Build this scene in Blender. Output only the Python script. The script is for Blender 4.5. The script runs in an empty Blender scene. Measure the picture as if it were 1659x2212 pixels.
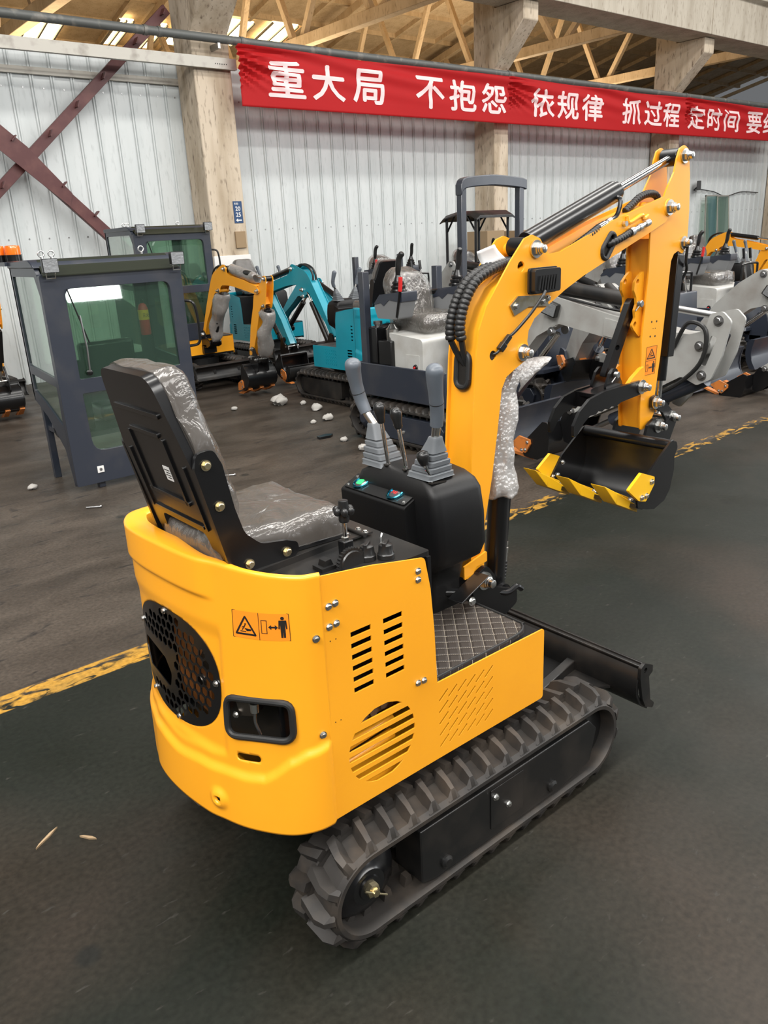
import bpy, math, random
from mathutils import Vector, Matrix, noise
from mathutils.geometry import delaunay_2d_cdt
random.seed(7)
S = bpy.context.scene
COL = S.collection
PI = math.pi

# ------------------------------------------------------------------ camera
FOCAL = 1702.2                                  # focal length in pixels of the 1659 px wide frame
YAW, PITCH, ROLL = math.radians(50.92), math.radians(19.38), math.radians(-2.914)
fwd = Vector((math.cos(YAW) * math.cos(PITCH), math.sin(YAW) * math.cos(PITCH), -math.sin(PITCH)))
rgt = Vector((math.sin(YAW), -math.cos(YAW), 0))
upv = rgt.cross(fwd)
r2 = math.cos(ROLL) * rgt + math.sin(ROLL) * upv
u2 = -math.sin(ROLL) * rgt + math.cos(ROLL) * upv
cam = bpy.data.cameras.new('camera')
cam.sensor_fit = 'HORIZONTAL'
cam.sensor_width = 36.0
cam.lens = 36.0 * FOCAL / 1659.0
cam.clip_start, cam.clip_end = 0.05, 200
camo = bpy.data.objects.new('camera', cam)
COL.objects.link(camo)
camo.matrix_world = Matrix(((r2.x, u2.x, -fwd.x, -1.395), (r2.y, u2.y, -fwd.y, -1.714), (r2.z, u2.z, -fwd.z, 1.75), (0, 0, 0, 1)))
S.camera = camo

# ------------------------------------------------------------------ world, lamps, exposure
S.view_settings.view_transform = 'Standard'
S.view_settings.look = 'None'
S.view_settings.gamma = 1.0
S.view_settings.use_curve_mapping = False
S.view_settings.exposure = 0.26
W = bpy.data.worlds.new('world')
S.world = W
W.use_nodes = True
W.node_tree.nodes['Background'].inputs[0].default_value = (0.93, 0.96, 1.0, 1)
W.node_tree.nodes['Background'].inputs[1].default_value = 0.13


def area(name, loc, rot, sx, sy, power, col=(1, 1, 1)):
    L = bpy.data.lights.new(name, 'AREA')
    L.shape = 'RECTANGLE'
    L.size, L.size_y = sx, sy
    L.energy = power
    L.color = col
    o = bpy.data.objects.new(name, L)
    COL.objects.link(o)
    o.location = loc
    o.rotation_euler = rot
    return o


# roof skylight strips over the aisle, the open gate at the right, warm lamps of the hall beyond the partition
area('skylight_strip_lamp', (5.0, -1.0, 9.0), (math.radians(-6), 0, 0), 40, 1.1, 2450, (1.0, 0.97, 0.92))
area('skylight_strip_lamp', (7.0, 4.0, 9.2), (0, 0, 0), 38, 1.1, 1380, (1.0, 0.97, 0.92))
area('skylight_strip_lamp', (5.0, -8.5, 8.0), (math.radians(40), 0, 0), 26, 2.0, 1850, (1.0, 0.98, 0.95))
area('left_fill_lamp', (-5.0, -2.5, 6.0), (math.radians(50), 0, math.radians(-80)), 4, 1.4, 330, (1.0, 0.98, 0.95))  # added fill light with no known source, brightens the rear cowl
area('gate_daylight_lamp', (19.0, -6.0, 3.5), (math.radians(80), 0, math.radians(75)), 6, 5, 420, (0.95, 0.98, 1.0))
area('high_window_lamp', (7.3, -13.4, 2.62), (math.radians(90), 0, 0), 1.7, 0.45, 70, (0.97, 0.99, 1.0))
area('far_hall_lamp', (9.0, 17.0, 3.9), (math.radians(180), 0, 0), 10, 3, 620, (1.0, 0.80, 0.56))
area('far_hall_lamp', (20.0, 17.0, 3.9), (math.radians(180), 0, 0), 8, 3, 540, (1.0, 0.80, 0.56))


# ------------------------------------------------------------------ materials
def M(name, col, rough=0.5, metal=0.0, coat=0.0, noise_=None, bump=None, spec=0.5, trans=0.0, emit=None, alpha=1.0):
    """noise_ = (scale, second colour, low, high); bump = (scale, strength, distance)"""
    m = bpy.data.materials.new(name)
    m.use_nodes = True
    nt = m.node_tree
    b = nt.nodes['Principled BSDF']
    b.inputs['Base Color'].default_value = (*col, 1)
    b.inputs['Roughness'].default_value = rough
    b.inputs['Metallic'].default_value = metal
    b.inputs['Coat Weight'].default_value = coat
    b.inputs['Coat Roughness'].default_value = 0.12
    b.inputs['Specular IOR Level'].default_value = spec
    b.inputs['Transmission Weight'].default_value = trans
    b.inputs['Alpha'].default_value = alpha
    if emit:
        b.inputs['Emission Color'].default_value = (*emit[0], 1)
        b.inputs['Emission Strength'].default_value = emit[1]
    tc = nt.nodes.new('ShaderNodeTexCoord')
    if noise_:
        n = nt.nodes.new('ShaderNodeTexNoise')
        n.inputs['Scale'].default_value = noise_[0]
        n.inputs['Detail'].default_value = 6
        r = nt.nodes.new('ShaderNodeMapRange')
        r.inputs['From Min'].default_value = noise_[2]
        r.inputs['From Max'].default_value = noise_[3]
        mx = nt.nodes.new('ShaderNodeMix')
        mx.data_type = 'RGBA'
        mx.inputs[6].default_value = (*col, 1)
        mx.inputs[7].default_value = (*noise_[1], 1)
        nt.links.new(tc.outputs['Object'], n.inputs['Vector'])
        nt.links.new(n.outputs['Fac'], r.inputs['Value'])
        nt.links.new(r.outputs['Result'], mx.inputs[0])
        nt.links.new(mx.outputs[2], b.inputs['Base Color'])
    if bump:
        n2 = nt.nodes.new('ShaderNodeTexNoise')
        n2.inputs['Scale'].default_value = bump[0]
        n2.inputs['Detail'].default_value = 3
        bp = nt.nodes.new('ShaderNodeBump')
        bp.inputs['Strength'].default_value = bump[1]
        bp.inputs['Distance'].default_value = bump[2]
        nt.links.new(tc.outputs['Object'], n2.inputs['Vector'])
        nt.links.new(n2.outputs['Fac'], bp.inputs['Height'])
        nt.links.new(bp.outputs['Normal'], b.inputs['Normal'])
    return m


def film(name, col, fac_lo, fac_hi, rough=0.15, scale=20, strength=0.6, diffuse=0.25, tcol=(1, 1, 1)):
    """clear crinkled plastic: mostly see-through, glossy at grazing angles, a little dusty"""
    m = bpy.data.materials.new(name)
    m.use_nodes = True
    nt = m.node_tree
    nt.nodes.clear()
    out = nt.nodes.new('ShaderNodeOutputMaterial')
    tr = nt.nodes.new('ShaderNodeBsdfTransparent')
    tr.inputs['Color'].default_value = (*tcol, 1)
    gl = nt.nodes.new('ShaderNodeBsdfGlossy')
    gl.inputs['Roughness'].default_value = rough
    gl.inputs['Color'].default_value = (1, 1, 1, 1)
    df = nt.nodes.new('ShaderNodeBsdfDiffuse')
    df.inputs['Color'].default_value = (*col, 1)
    fr = nt.nodes.new('ShaderNodeLayerWeight')
    fr.inputs['Blend'].default_value = 0.35
    mr = nt.nodes.new('ShaderNodeMapRange')
    mr.inputs['To Min'].default_value = fac_lo
    mr.inputs['To Max'].default_value = fac_hi
    m1 = nt.nodes.new('ShaderNodeMixShader')
    m2 = nt.nodes.new('ShaderNodeMixShader')
    m2.inputs[0].default_value = diffuse
    tc = nt.nodes.new('ShaderNodeTexCoord')
    nz = nt.nodes.new('ShaderNodeTexNoise')
    nz.inputs['Scale'].default_value = scale
    nz.inputs['Detail'].default_value = 4
    nz.inputs['Distortion'].default_value = 1.5
    bp = nt.nodes.new('ShaderNodeBump')
    bp.inputs['Strength'].default_value = strength
    bp.inputs['Distance'].default_value = 0.02
    L = nt.links.new
    L(tc.outputs['Object'], nz.inputs['Vector'])
    L(nz.outputs['Fac'], bp.inputs['Height'])
    for nd in (gl, fr):
        L(bp.outputs['Normal'], nd.inputs['Normal'])
    L(fr.outputs['Facing'], mr.inputs['Value'])
    L(mr.outputs['Result'], m1.inputs[0])
    L(tr.outputs[0], m1.inputs[1])
    L(gl.outputs[0], m1.inputs[2])
    L(m1.outputs[0], m2.inputs[1])
    L(df.outputs[0], m2.inputs[2])
    L(m2.outputs[0], out.inputs['Surface'])
    return m


MT = {}
MT['yellow'] = M('yellow_paint', (0.87, 0.362, 0.014), 0.38, coat=0.3, noise_=(3.0, (0.83, 0.335, 0.012), 0.4, 0.7), bump=(900, 0.03, 0.001))
MT['bucket_yellow'] = M('bright_yellow_paint', (0.83, 0.46, 0.01), 0.4, coat=0.2)
MT['orange'] = M('orange_tooth_paint', (0.55, 0.17, 0.03), 0.5, noise_=(20, (0.3, 0.12, 0.04), 0.5, 0.75))
MT['teal'] = M('teal_paint', (0.004, 0.27, 0.36), 0.35, coat=0.3, noise_=(3.0, (0.006, 0.23, 0.31), 0.4, 0.7))
MT['white'] = M('grey_white_paint', (0.46, 0.46, 0.44), 0.42, coat=0.15, noise_=(5, (0.36, 0.34, 0.31), 0.45, 0.75))
MT['whitegrey'] = M('light_grey_paint', (0.34, 0.34, 0.325), 0.45, coat=0.1, noise_=(5, (0.25, 0.235, 0.215), 0.45, 0.75))
MT['navy'] = M('dark_slate_paint', (0.022, 0.027, 0.040), 0.38, coat=0.3, noise_=(4, (0.05, 0.05, 0.055), 0.5, 0.85))
MT['black'] = M('black_paint', (0.005, 0.005, 0.0055), 0.28, coat=0.15)
MT['blackdusty'] = M('dusty_black_paint', (0.007, 0.007, 0.007), 0.36, noise_=(6, (0.030, 0.025, 0.021), 0.45, 0.78))
MT['plastic'] = M('black_textured_plastic', (0.0045, 0.0045, 0.005), 0.45, bump=(700, 0.25, 0.0008), noise_=(3, (0.0075, 0.007, 0.0065), 0.45, 0.7), spec=0.32)
MT['plastic_smooth'] = M('black_smooth_plastic', (0.012, 0.012, 0.012), 0.3)
MT['rubber'] = M('track_rubber', (0.018, 0.0155, 0.0135), 0.62, noise_=(9, (0.054, 0.041, 0.030), 0.45, 0.75), bump=(60, 0.2, 0.002))
MT['trim'] = M('black_rubber_trim', (0.012, 0.012, 0.012), 0.55)
MT['hose'] = M('black_hose', (0.014, 0.014, 0.014), 0.42)
MT['grip'] = M('grey_grip_plastic', (0.10, 0.115, 0.135), 0.38, bump=(500, 0.1, 0.0005))
MT['boot'] = M('grey_rubber_boot', (0.12, 0.13, 0.14), 0.55)
MT['chrome'] = M('chrome', (0.75, 0.74, 0.72), 0.12, metal=1)
MT['zinc'] = M('zinc_bolt', (0.62, 0.62, 0.60), 0.28, metal=1)
MT['goldzinc'] = M('yellow_zinc_bolt', (0.70, 0.60, 0.38), 0.3, metal=1)
MT['steel'] = M('worn_steel', (0.35, 0.35, 0.35), 0.35, metal=1)
MT['galv'] = M('zinc_plate', (0.60, 0.56, 0.46), 0.3, metal=1, noise_=(40, (0.5, 0.42, 0.25), 0.4, 0.7))
MT['seat'] = M('dark_grey_seat_vinyl', (0.055, 0.05, 0.046), 0.55)
MT['film'] = film('clear_plastic_film', (0.13, 0.112, 0.095), 0.03, 0.5, 0.22, 11, 0.5, 0.32)
MT['film_bg'] = film('clear_seat_film', (0.20, 0.18, 0.155), 0.04, 0.45, 0.12, 12, 0.8, 0.20)
MT['console_grey'] = M('grey_console_plastic', (0.17, 0.175, 0.18), 0.45)
MT['film_grey'] = film('cloudy_plastic_film', (0.33, 0.31, 0.29), 0.1, 0.7, 0.15, 18, 0.8, 0.45)
MT['sticker'] = M('orange_sticker', (0.85, 0.25, 0.015), 0.35)
MT['ink'] = M('black_ink', (0.012, 0.010, 0.008), 0.5)
MT['label'] = M('white_label', (0.75, 0.74, 0.72), 0.5)
MT['paper'] = M('white_paper', (0.85, 0.85, 0.84), 0.6)
MT['glass'] = film('green_tinted_glass', (0.20, 0.42, 0.28), 0.05, 0.8, 0.02, 1, 0.0, 0.04, (0.68, 0.79, 0.71))
MT['darkglass'] = M('dark_amber_glass', (0.02, 0.006, 0.002), 0.05)
MT['lens'] = M('lamp_lens', (0.30, 0.31, 0.32), 0.3, metal=0.5, bump=(45, 0.6, 0.006))
MT['beacon'] = M('orange_beacon_plastic', (0.85, 0.16, 0.01), 0.2, coat=0.5)
MT['red'] = M('red_paint', (0.55, 0.02, 0.02), 0.4)
MT['blue_ring'] = M('blue_chrome_ring', (0.05, 0.28, 0.38), 0.18, metal=1)
MT['green_led'] = M('green_led', (0.02, 0.5, 0.1), 0.2, emit=((0.05, 1.0, 0.2), 1.0), coat=1)
MT['gauge'] = M('gauge_face', (0.05, 0.05, 0.055), 0.1, coat=1)
MT['red_led'] = M('red_led', (0.5, 0.02, 0.02), 0.3, emit=((1.0, 0.06, 0.05), 0.5))
MT['maroon'] = M('maroon_steel_paint', (0.085, 0.022, 0.022), 0.5, noise_=(6, (0.12, 0.04, 0.035), 0.45, 0.7))
MT['cardboard'] = M('cardboard', (0.30, 0.21, 0.12), 0.8)
MT['copper'] = M('engine_steel', (0.18, 0.16, 0.14), 0.35, metal=1)
MT['foam'] = M('white_foam', (0.42, 0.40, 0.37), 0.9)
MT['teal_dull'] = MT['teal']


def mat_bubble():
    m = film('bubble_wrap_plastic', (0.50, 0.48, 0.46), 0.16, 0.6, 0.32, 30, 0.4, 0.50)
    nt = m.node_tree
    v = nt.nodes.new('ShaderNodeTexVoronoi')
    v.inputs['Scale'].default_value = 80
    bp = next(n for n in nt.nodes if n.type == 'BUMP')
    tc = next(n for n in nt.nodes if n.type == 'TEX_COORD')
    nt.links.new(tc.outputs['Object'], v.inputs['Vector'])
    nt.links.new(v.outputs['Distance'], bp.inputs['Height'])
    bp.inputs['Strength'].default_value = 1.0
    bp.inputs['Distance'].default_value = 0.007
    bp.invert = True
    return m


MT['bubble'] = mat_bubble()


def mat_quilt():
    m = M('quilted_floor_mat', (0.030, 0.024, 0.020), 0.6)
    nt = m.node_tree
    b = nt.nodes['Principled BSDF']
    tc = nt.nodes.new('ShaderNodeTexCoord')
    mp = nt.nodes.new('ShaderNodeMapping')
    mp.inputs['Rotation'].default_value = (0, 0, math.radians(40))
    sx = nt.nodes.new('ShaderNodeSeparateXYZ')
    L = nt.links.new
    L(tc.outputs['Object'], mp.inputs['Vector'])
    L(mp.outputs[0], sx.inputs[0])

    def op(o, a, bb=None, cl=False):
        n = nt.nodes.new('ShaderNodeMath')
        n.operation = o
        n.use_clamp = cl
        for i, q in enumerate((a, bb)):
            if q is None:
                continue
            if isinstance(q, (int, float)):
                n.inputs[i].default_value = q
            else:
                L(q, n.inputs[i])
        return n.outputs[0]
    P = 0.036
    res = None
    hgt = None
    for ax, oth in ((0, 1), (1, 0)):
        f = op('FRACT', op('DIVIDE', sx.outputs[ax], P))
        d = op('ABSOLUTE', op('SUBTRACT', f, 0.5))
        line = op('LESS_THAN', d, 0.016)
        dash = op('GREATER_THAN', op('FRACT', op('DIVIDE', sx.outputs[oth], 0.0062)), 0.35)
        s = op('MULTIPLY', line, dash)
        res = s if res is None else op('MAXIMUM', res, s)
        h = op('MINIMUM', op('MULTIPLY', d, 5.0), 1.0)
        hgt = h if hgt is None else op('MULTIPLY', hgt, h)
    mx = nt.nodes.new('ShaderNodeMix')
    mx.data_type = 'RGBA'
    mx.inputs[6].default_value = (0.034, 0.026, 0.021, 1)
    mx.inputs[7].default_value = (0.50, 0.44, 0.35, 1)
    L(res, mx.inputs[0])
    L(mx.outputs[2], b.inputs['Base Color'])
    bp = nt.nodes.new('ShaderNodeBump')
    bp.inputs['Strength'].default_value = 0.5
    bp.inputs['Distance'].default_value = 0.006
    L(hgt, bp.inputs['Height'])
    L(bp.outputs[0], b.inputs['Normal'])
    return m


MT['quilt'] = mat_quilt()


def mat_floor():
    m = M('painted_concrete_floor', (0.06, 0.07, 0.06), 0.5, spec=0.20)
    nt = m.node_tree
    b = nt.nodes['Principled BSDF']
    L = nt.links.new
    tc = nt.nodes.new('ShaderNodeTexCoord')
    sp = nt.nodes.new('ShaderNodeSeparateXYZ')
    L(tc.outputs['Object'], sp.inputs[0])

    def nz(scale, detail=6, dist=0.0, stretch=None):
        n = nt.nodes.new('ShaderNodeTexNoise')
        n.inputs['Scale'].default_value = scale
        n.inputs['Detail'].default_value = detail
        n.inputs['Distortion'].default_value = dist
        if stretch:
            mp = nt.nodes.new('ShaderNodeMapping')
            mp.inputs['Scale'].default_value = stretch
            mp.inputs['Rotation'].default_value = (0, 0, 0.25)
            L(tc.outputs['Object'], mp.inputs['Vector'])
            L(mp.outputs[0], n.inputs['Vector'])
        else:
            L(tc.outputs['Object'], n.inputs['Vector'])
        return n.outputs['Fac']

    def rng(v, a, c, lo=0.0, hi=1.0):
        r = nt.nodes.new('ShaderNodeMapRange')
        for i, q in zip(('From Min', 'From Max', 'To Min', 'To Max'), (a, c, lo, hi)):
            r.inputs[i].default_value = q
        L(v, r.inputs['Value'])
        return r.outputs['Result']

    def mix(f, c1, c2):
        n = nt.nodes.new('ShaderNodeMix')
        n.data_type = 'RGBA'
        for i, q in ((0, f), (6, c1), (7, c2)):
            if isinstance(q, tuple):
                n.inputs[i].default_value = (*q, 1)
            else:
                L(q, n.inputs[i])
        return n.outputs[2]

    def mth(o, a, c, cl=False):
        n = nt.nodes.new('ShaderNodeMath')
        n.operation = o
        n.use_clamp = cl
        for i, q in enumerate((a, c)):
            if isinstance(q, (int, float)):
                n.inputs[i].default_value = q
            else:
                L(q, n.inputs[i])
        return n.outputs[0]
    green = mix(rng(nz(1.2, 8), 0.35, 0.7), (0.0078, 0.0100, 0.0072), (0.0140, 0.0150, 0.0115))
    green = mix(rng(nz(0.7, 5, 0.6), 0.48, 0.72), green, (0.027, 0.0205, 0.015))          # brown dust drifts
    brown = mix(rng(nz(1.5, 8, 0.4, (1, 2.2, 1)), 0.35, 0.68), (0.036, 0.0285, 0.022), (0.072, 0.058, 0.046))
    brown = mix(rng(nz(4, 8, 1.0, (1, 3, 1)), 0.60, 0.72), brown, (0.022, 0.019, 0.017))
    # brown worn concrete behind the line (y > 1.5), green paint in the aisle
    far = rng(mth('ADD', sp.outputs[1], mth('MULTIPLY', nz(3.0, 6), 0.12)), 1.54, 1.60)
    base = mix(far, green, brown)
    # small scuffs and dark drips
    base = mix(rng(nz(14, 4, 0.5, (1, 3, 1)), 0.67, 0.76), base, (0.036, 0.034, 0.029))
    v = nt.nodes.new('ShaderNodeTexVoronoi')
    v.inputs['Scale'].default_value = 1.7
    L(tc.outputs['Object'], v.inputs['Vector'])
    base = mix(rng(v.outputs['Distance'], 0.045, 0.075, 0.75, 0.0), base, (0.009, 0.010, 0.009))
    # the worn yellow line
    inl = mth('MULTIPLY', rng(sp.outputs[1], 1.425, 1.432), rng(sp.outputs[1], 1.562, 1.569, 1, 0))
    wear = rng(mth('ADD', nz(9, 8, 0.8, (1, 2, 1)), mth('MULTIPLY', rng(sp.outputs[0], -1.5, 3.0), 0.13)), 0.52, 0.62, 1, 0)
    fac = mth('MULTIPLY', inl, wear)
    base = mix(fac, base, mix(rng(nz(5, 5), 0.3, 0.7), (0.42, 0.22, 0.03), (0.30, 0.17, 0.035)))
    grain = rng(nz(55, 6), 0.3, 0.7, 0.0, 1.0)
    dark = mix(grain, (0.62, 0.62, 0.62), (1.25, 1.25, 1.25))
    mm = nt.nodes.new('ShaderNodeMix')
    mm.data_type = 'RGBA'
    mm.blend_type = 'MULTIPLY'
    mm.clamp_result = False
    mm.inputs[0].default_value = 0.8
    L(base, mm.inputs[6])
    L(dark, mm.inputs[7])
    base = mm.outputs[2]
    L(base, b.inputs['Base Color'])
    L(rng(nz(2.2, 6), 0.3, 0.7, 0.36, 0.58), b.inputs['Roughness'])
    bp = nt.nodes.new('ShaderNodeBump')
    bp.inputs['Strength'].default_value = 0.25
    bp.inputs['Distance'].default_value = 0.004
    L(nz(30, 6), bp.inputs['Height'])
    L(bp.outputs[0], b.inputs['Normal'])
    return m


MT['floor'] = mat_floor()


def mat_streaky(name, c1, c2, c3, rough=0.75):
    """concrete or sheet with vertical streaks and stains"""
    m = M(name, c1, rough)
    nt = m.node_tree
    b = nt.nodes['Principled BSDF']
    L = nt.links.new
    tc = nt.nodes.new('ShaderNodeTexCoord')
    prev = None
    for sc, st, col, lo, hi in ((1.3, (3, 3, 0.5), c2, 0.42, 0.68), (6, (4, 4, 1.0), c3, 0.56, 0.74)):
        mp = nt.nodes.new('ShaderNodeMapping')
        mp.inputs['Scale'].default_value = st
        n = nt.nodes.new('ShaderNodeTexNoise')
        n.inputs['Scale'].default_value = sc
        n.inputs['Detail'].default_value = 8
        r = nt.nodes.new('ShaderNodeMapRange')
        r.inputs['From Min'].default_value = lo
        r.inputs['From Max'].default_value = hi
        mx = nt.nodes.new('ShaderNodeMix')
        mx.data_type = 'RGBA'
        mx.inputs[6].default_value = (*c1, 1)
        mx.inputs[7].default_value = (*col, 1)
        L(tc.outputs['Object'], mp.inputs['Vector'])
        L(mp.outputs[0], n.inputs['Vector'])
        L(n.outputs['Fac'], r.inputs['Value'])
        L(r.outputs['Result'], mx.inputs[0])
        if prev is not None:
            L(prev, mx.inputs[6])
        prev = mx.outputs[2]
    L(prev, b.inputs['Base Color'])
    return m


MT['concrete'] = mat_streaky('stained_concrete', (0.57, 0.48, 0.37), (0.36, 0.28, 0.19), (0.16, 0.115, 0.08))
MT['girder'] = mat_streaky('pale_concrete_girder', (0.50, 0.45, 0.37), (0.38, 0.33, 0.26), (0.25, 0.2, 0.15))
MT['tan'] = mat_streaky('tan_concrete_truss', (0.56, 0.43, 0.27), (0.46, 0.34, 0.20), (0.32, 0.23, 0.13))
MT['wallsheet'] = mat_streaky('painted_wall_sheet', (0.60, 0.63, 0.63), (0.54, 0.575, 0.575), (0.48, 0.51, 0.51), 0.45)
MT['pipe'] = M('grey_pipe', (0.10, 0.105, 0.10), 0.45, noise_=(8, (0.2, 0.19, 0.17), 0.55, 0.7))
MT['channel'] = M('galvanised_channel', (0.40, 0.38, 0.34), 0.45, metal=0.4, noise_=(6, (0.25, 0.23, 0.2), 0.5, 0.75))
MT['cloth'] = M('red_banner_cloth', (0.62, 0.018, 0.022), 0.7)
_nt = MT['cloth'].node_tree
_b, _o = _nt.nodes['Principled BSDF'], _nt.nodes['Material Output']
_t, _m = _nt.nodes.new('ShaderNodeBsdfTranslucent'), _nt.nodes.new('ShaderNodeMixShader')
_t.inputs[0].default_value = (0.75, 0.03, 0.03, 1)
_m.inputs[0].default_value = 0.5
_nt.links.new(_b.outputs[0], _m.inputs[1])
_nt.links.new(_t.outputs[0], _m.inputs[2])
_nt.links.new(_m.outputs[0], _o.inputs['Surface'])
MT['cloth_text'] = M('pale_pink_lettering', (0.85, 0.62, 0.62), 0.7)
MT['signblue'] = M('blue_sign', (0.012, 0.05, 0.14), 0.4)


# ------------------------------------------------------------------ mesh building
class MB:
    def __init__(s):
        s.v, s.f = [], []

    def add(s, verts, faces):
        o = len(s.v)
        s.v.extend([tuple(p) for p in verts])
        s.f.extend([tuple(i + o for i in f) for f in faces])
        return s

    def xf(s, m):
        s.v = [tuple(m @ Vector(p)) for p in s.v]
        return s

    def box(s, c, d, rz=0.0, ry=0.0):
        x, y, z = d[0] / 2, d[1] / 2, d[2] / 2
        P = [Vector((i * x, j * y, k * z)) for i in (-1, 1) for j in (-1, 1) for k in (-1, 1)]
        m = Matrix.Translation(c) @ Matrix.Rotation(rz, 4, 'Z') @ Matrix.Rotation(ry, 4, 'Y')
        return s.add([m @ p for p in P], [(0, 1, 3, 2), (4, 6, 7, 5), (0, 4, 5, 1), (2, 3, 7, 6), (0, 2, 6, 4), (1, 5, 7, 3)])

    def span(s, a, b):
        return s.box([(p + q) / 2 for p, q in zip(a, b)], [abs(q - p) for p, q in zip(a, b)])

    def hexa(s, P):
        """8 corners: bottom ring of four, then top ring of four"""
        return s.add(P, [(3, 2, 1, 0), (4, 5, 6, 7), (0, 1, 5, 4), (1, 2, 6, 5), (2, 3, 7, 6), (3, 0, 4, 7)])

    def bar(s, p, q, w, h, up=(0, 0, 1)):
        """rectangular bar from p to q: w across, h along up"""
        p, q = Vector(p), Vector(q)
        d = (q - p).normalized()
        u = Vector(up)
        a = d.cross(u)
        if a.length < 1e-4:
            a = d.cross(Vector((1, 0, 0)))
        a.normalize()
        u = a.cross(d).normalized()
        a, u = a * w / 2, u * h / 2
        return s.hexa([p - a - u, p + a - u, p + a + u, p - a + u, q - a - u, q + a - u, q + a + u, q - a + u])

    def loft(s, rings, caps=True, closed=True):
        n = len(rings[0])
        o = len(s.v)
        V, Fc = [], []
        for r in rings:
            V += [tuple(p) for p in r]
        m = n if closed else n - 1
        for i in range(len(rings) - 1):
            for j in range(m):
                k = (j + 1) % n
                Fc.append((i * n + j, i * n + k, (i + 1) * n + k, (i + 1) * n + j))
        if caps:
            Fc.append(tuple(reversed(range(n))))
            Fc.append(tuple((len(rings) - 1) * n + j for j in range(n)))
        return s.add(V, Fc)

    def tube(s, pts, r, n=12, caps=True):
        pts = [Vector(p) for p in pts]
        rs = r if isinstance(r, (list, tuple)) else [r] * len(pts)
        rings = []
        ref = None
        for i, p in enumerate(pts):
            d = (pts[min(i + 1, len(pts) - 1)] - pts[max(i - 1, 0)]).normalized()
            if ref is None:
                ref = d.orthogonal().normalized()
            a = (ref - d * ref.dot(d)).normalized()
            ref = a
            b = d.cross(a)
            rings.append([p + (a * math.cos(t) + b * math.sin(t)) * rs[i] for t in (2 * PI * k / n for k in range(n))])
        return s.loft(rings, caps)

    def cyl(s, p, q, r, n=20, r2=None):
        return s.tube([p, q], [r, r if r2 is None else r2], n)

    def lathe(s, o, axis, prof, n=20):
        """prof = [(radius, height along axis)], closed with caps at both ends"""
        ax = Vector(axis).normalized()
        a = ax.orthogonal().normalized()
        b = ax.cross(a)
        o = Vector(o)
        return s.loft([[o + ax * h + (a * math.cos(t) + b * math.sin(t)) * max(r, 1e-4) for t in (2 * PI * k / n for k in range(n))] for r, h in prof])

    def ball(s, c, r, n=14, sq=(1, 1, 1)):
        m = n // 2
        rings = []
        for i in range(m + 1):
            t = PI * (0.02 + 0.96 * i / m)
            rings.append([(c[0] + sq[0] * r * math.sin(t) * math.cos(q), c[1] + sq[1] * r * math.sin(t) * math.sin(q), c[2] - sq[2] * r * math.cos(t)) for q in (2 * PI * k / n for k in range(n))])
        return s.loft(rings)

    def plate(s, outline, d0, d1, holes=(), ax='y'):
        """extruded polygon with holes. ax y: points are (x,z); ax x: (y,z); ax z: (x,y)"""
        def mp(p, d):
            return {'y': (p[0], d, p[1]), 'x': (d, p[0], p[1]), 'z': (p[0], p[1], d)}[ax]
        loops = [list(outline)] + [list(h) for h in holes]
        co, ed = [], []
        for lp in loops:
            o = len(co)
            co += [Vector((p[0], p[1])) for p in lp]
            ed += [(o + i, o + (i + 1) % len(lp)) for i in range(len(lp))]
        vs, es, fs, ov, oe, of = delaunay_2d_cdt(co, ed, [], 1, 1e-6)

        def inside(p, lp):
            c = False
            j = len(lp) - 1
            for i in range(len(lp)):
                a, b = lp[i], lp[j]
                if (a[1] > p[1]) != (b[1] > p[1]) and p[0] < (b[0] - a[0]) * (p[1] - a[1]) / (b[1] - a[1]) + a[0]:
                    c = not c
                j = i
            return c
        tri = []
        for f in fs:
            g = (sum(vs[i][0] for i in f) / len(f), sum(vs[i][1] for i in f) / len(f))
            if inside(g, loops[0]) and not any(inside(g, h) for h in loops[1:]):
                tri.append(tuple(f))
        n = len(vs)
        V = [mp(p, d0) for p in vs] + [mp(p, d1) for p in vs]
        Fc = [t for t in tri] + [tuple(reversed([i + n for i in t])) for t in tri]
        cnt = {}
        for t in tri:
            for i in range(len(t)):
                e = (t[i], t[(i + 1) % len(t)])
                cnt[e] = 1
        for (a, b) in list(cnt):
            if (b, a) not in cnt:
                Fc.append((b, a, a + n, b + n))
        return s.add(V, Fc)

    def build(s, name, mat, parent=None, bevel=0.0, smooth=35, seg=2, fix=True):
        me = bpy.data.meshes.new(name)
        me.from_pydata(s.v, [], s.f)
        if fix:
            import bmesh
            bm = bmesh.new()
            bm.from_mesh(me)
            bmesh.ops.recalc_face_normals(bm, faces=bm.faces)
            bm.to_mesh(me)
            bm.free()
        me.materials.append(mat if not isinstance(mat, str) else MT[mat])
        if smooth:
            me.shade_smooth()
            me.set_sharp_from_angle(angle=math.radians(smooth))
        o = bpy.data.objects.new(name, me)
        COL.objects.link(o)
        if parent is not None:
            o.parent = parent
        if bevel:
            b = o.modifiers.new('bevel', 'BEVEL')
            b.width = bevel
            b.segments = seg
            b.limit_method = 'ANGLE'
            b.angle_limit = math.radians(40)
            b.harden_normals = False
        return o


def arc(cx, cy, r, a0, a1, n):
    return [(cx + r * math.cos(math.radians(a0 + (a1 - a0) * i / n)), cy + r * math.sin(math.radians(a0 + (a1 - a0) * i / n))) for i in range(n + 1)]


def circ(cx, cy, r, n=20, ry=None):
    return [(cx + r * math.cos(2 * PI * i / n), cy + (ry or r) * math.sin(2 * PI * i / n)) for i in range(n)]


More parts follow.
